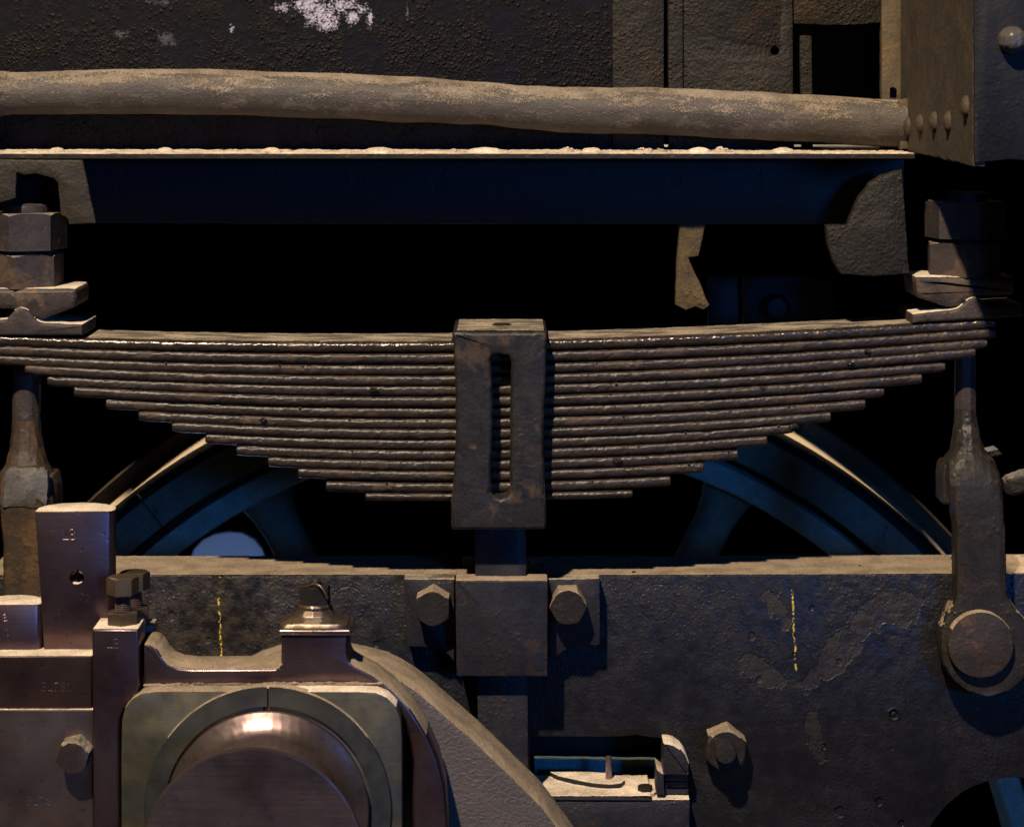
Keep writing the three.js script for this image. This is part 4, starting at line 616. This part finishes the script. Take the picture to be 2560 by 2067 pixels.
  { const q = wd.attributes.position; for (let i = 0; i < q.count; i++) { const v = 159 + (EYE - q.getY(i)) / S(1, q.getZ(i)); if (q.getX(i) < P(150, 0, 0.325).x) q.setX(i, q.getX(i) + S(0.056 * (v - 1279) * 1)); } }
  { const h = P(190, 1445, 0.327), cy = new THREE.CylinderGeometry(0.0080, 0.0080, 0.3, 40).rotateX(Math.PI / 2).translate(h.x, h.y, 0.3); const A = new Brush(mergeVertices(boxUV(wd.clone()), 1e-5)), B = new Brush(cy); A.updateMatrixWorld(); B.updateMatrixWorld(); const ev = new Evaluator(); ev.useGroups = false; const r = ev.evaluate(A, B, SUBTRACTION); wd = r.geometry; }
  const wm = part('wedge', wd, stamped(70, 1250, 300, 1730, 0.325, [['L3', 172, 1335, 38], ['77', 212, 1493, 26, 0.2], ['O', 150, 1500, 13], ['O', 146, 1530, 20], ['o', 122, 1567, 16]], 14, [0.60, 0.52, 0.58]), t);
  part('dust', dustOn(wd, 0.8), M.dust, wm, { kind: 'stuff' });
  const bk = wedge(-60, 103, 1512, 0.327, 0.034, 1720), bm = part('butt_block', bk, stamped(-70, 1490, 110, 1730, 0.327, [['3', 12, 1543, 24], ['1', 17, 1580, 26]], 8, [0.75, 0.66, 0.72]), t); part('dust', dustOn(bk, 0.8), M.dust, bm, { kind: 'stuff' });
  const bar = ext([[-60, 1641, 2], [228.5, 1641, 2], [228.5, 1774], [-60, 1774]], 0.355, 0.05, { bevel: 0.002, seg: 3 }), rm2 = part('rod_bar', bar, stamped(-70, 1630, 240, 1790, 0.355, [['3L781', 142, 1716, 30]], 16, [0.58, 0.48, 0.45]), t); part('dust', dustOn(bar, 0.8), M.dust, rm2, { kind: 'stuff' });
  const ft = ext([[-60, 1775, 2], [232, 1775, 2], [234, 2200], [-60, 2200]], 0.3585, 0.05, { bevel: 0.002, seg: 3 }), fm = part('foot_plate', ft, M.foot = stamped(-70, 1770, 240, 2080, 0.3585, [['3L781', 106, 2001, 30]], 24, [0.92, 0.95, 0.97]), t); part('dust', dustOn(ft, 0.8), M.dust, fm, { kind: 'stuff' });
  const bp = P(185, 1887, 0.375), hb = hexZ(bp.x, bp.y, S(42, 0.37), 0.357, 0.388, 0.25, 0.87), hm = part('bolt', hb, M.steel, t); part('dust', dustOn(hb, 0.35), M.thinDust, hm, { kind: 'stuff' });
  // oil cup on the strap boss
  const x = P(787, 0, 0.335).x, zc = 0.333, Y = (v) => P(0, v, 0.345).y;
  const capG = box(P(693, 0, 0.362).x, P(880, 0, 0.362).x, Y(1580) , Y(1563), 0.30, 0.364, 0.0035), cp = part('oil_cup_cap', capG, M.steel, t);
  part('cone', loft(secsBetween([[Y(1568), x, zc, 0.0385, 0.0305, 8], [Y(1556), x, zc, 0.0375, 0.0295, 7], [Y(1547), x, zc, 0.0290, 0.0250, 4], [Y(1537), x, zc, 0.0220, 0.0210, 2.6], [Y(1522), x, zc, 0.0185, 0.0185, 2]], 0.0012), 64), M.oil, cp);
  part('washer', latheY(x, zc, [[0.001, Y(1526)], [0.0190, Y(1525)], [0.0195, Y(1518)], [0.0180, Y(1513)], [0.001, Y(1513)]], 36), M.oil, cp);
  part('cap_nut', hexY(x, zc, 0.0180, Y(1514), Y(1468), 0.42, 0.86), M.nutD, cp);
  part('knob', latheY(x, zc, [[0.006, Y(1474)], [0.0055, Y(1464)], [0.0068, Y(1458)], [0.0062, Y(1450)], [0.0035, Y(1446)], [0.0005, Y(1445)]], 28), M.oil, cp);
  const w1 = new THREE.CatmullRomCurve3([P(742, 1469, 0.335), P(770, 1465, 0.345), P(785, 1460, 0.347), P(800, 1466, 0.35), P(812, 1482, 0.352), P(818, 1496, 0.351)]); part('split_pin', new THREE.TubeGeometry(w1, 30, 0.0017, 8), M.oil, cp);
}
// ---- small things at the far right
{
  const a = thing('pale_stub', 'small blue-lit stub beside the shadowed saddle', 'stub', P(2476, 790, 0.02)); part('stub', loft(secsBetween([[P(0, 790, 0.02).y, P(2476, 0, 0.02).x, 0.02, 0.004, 0.008, 2.5], [P(0, 784, 0.02).y, P(2476, 0, 0.02).x, 0.02, 0.0075, 0.012, 2.5], [P(0, 770, 0.02).y, P(2477, 0, 0.02).x, 0.02, 0.0068, 0.012, 2.5], [P(0, 765, 0.02).y, P(2474, 0, 0.02).x, 0.02, 0.003, 0.006, 2.5]], 0.002), 24, 0.0006, 200), M.wheel, a);
  const b = thing('pipe_stub', 'rough stub end at the edge beside the hanger link', 'pipe', P(2550, 1225, -0.03)); part('stub', loft(secsBetween([[-0.06, 0, 0, 0.012, 0.02, 3], [0, 0, 0, 0.014, 0.02, 3], [0.02, 0, 0, 0.013, 0.018, 3], [0.027, 0, 0, 0.009, 0.012, 3]], 0.004), 24, 0.0012, 120).rotateZ(Math.PI / 2 + 0.25).translate(P(2540, 1198, -0.03).x + 0.012, P(2540, 1198, -0.03).y - 0.002, -0.03), M.rough, b);
  const d = thing('bracket_tip', 'thin lit sliver of metal behind the hanger link', 'bracket', P(2490, 1142, -0.06)); part('tip', ext([[2470, 1129], [2496, 1123], [2508, 1136], [2480, 1142]], -0.06, 0.03, { bevel: 0.001 }), M.rough, d);
}

// ================================================================ lamps
for (const L of LAMPS) {
  const at = new THREE.Vector3(...L.at), to = new THREE.Vector3(...L.to), dir = to.clone().sub(at).normalize(), turn = new THREE.Quaternion().setFromUnitVectors(new THREE.Vector3(0, 0, 1), dir);
  const t = thing('spot_lamp', L.name === 'warm' ? 'warm spotlight high in front of the engine' : 'warm spotlight above and behind the wheel', 'lamp', at);
  const mk = (name, g, m) => { const o = new THREE.Mesh(g, m); o.name = name; o.quaternion.copy(turn); t.add(o); };
  mk('housing', new THREE.CylinderGeometry(0.09, 0.06, 0.2, 32, 1, true).rotateX(Math.PI / 2).translate(0, 0, -0.11), new THREE.MeshStandardMaterial({ color: 0x111111, roughness: 0.6 }));
  mk('lens', new THREE.CircleGeometry(0.06, 32).translate(0, 0, -0.03), new THREE.MeshStandardMaterial({ color: 0x000000, emissive: new THREE.Color(...L.color), emissiveIntensity: 4 }));
  const s = new THREE.SpotLight(new THREE.Color().setRGB(...L.color), L.cd, 0, L.angle, L.angle > 0.5 ? 0.75 : 0.35, 2); s.position.copy(at); s.target.position.copy(to); s.castShadow = true; s.shadow.radius = L.soft; s.shadow.mapSize.set(2048, 2048); scene.add(s, s.target);
}
{
  const at = new THREE.Vector3(...BLUE.at), to = new THREE.Vector3(...BLUE.to), t = thing('flood_lamp', 'deep blue flood panel beside the camera', 'lamp', at);
  const g = new THREE.Mesh(new THREE.BoxGeometry(BLUE.w, BLUE.h, 0.05).translate(0, 0, -0.04), new THREE.MeshStandardMaterial({ color: 0x050505, emissive: new THREE.Color(...BLUE.color), emissiveIntensity: 0.6 })); g.name = 'panel'; g.lookAt(to.clone().sub(at)); t.add(g);
  const l = new THREE.RectAreaLight(new THREE.Color().setRGB(...BLUE.color), BLUE.power, BLUE.w, BLUE.h); l.position.copy(at); l.lookAt(to); scene.add(l);
}
{
  const at = new THREE.Vector3(-0.62, 0.7, -1.5), t = thing('added_blue_bulb', 'unseen blue bulb added to light the pale panel behind the wheel', 'lamp', at);  // light added for the panel alone, no such lamp is known
  const b = new THREE.Mesh(new THREE.SphereGeometry(0.03, 24, 16), new THREE.MeshStandardMaterial({ color: 0x000000, emissive: new THREE.Color(0.10, 0.25, 1), emissiveIntensity: 2 })); b.name = 'bulb'; t.add(b);
  const l = new THREE.PointLight(new THREE.Color().setRGB(0.27, 0.42, 0.85), 0.85, 0, 2); l.position.copy(at); l.shadow.radius = 1; scene.add(l);
}
scene.traverse((o) => { if (o.isMesh) { o.castShadow = true; o.receiveShadow = true; } });
renderer.render(scene, camera);
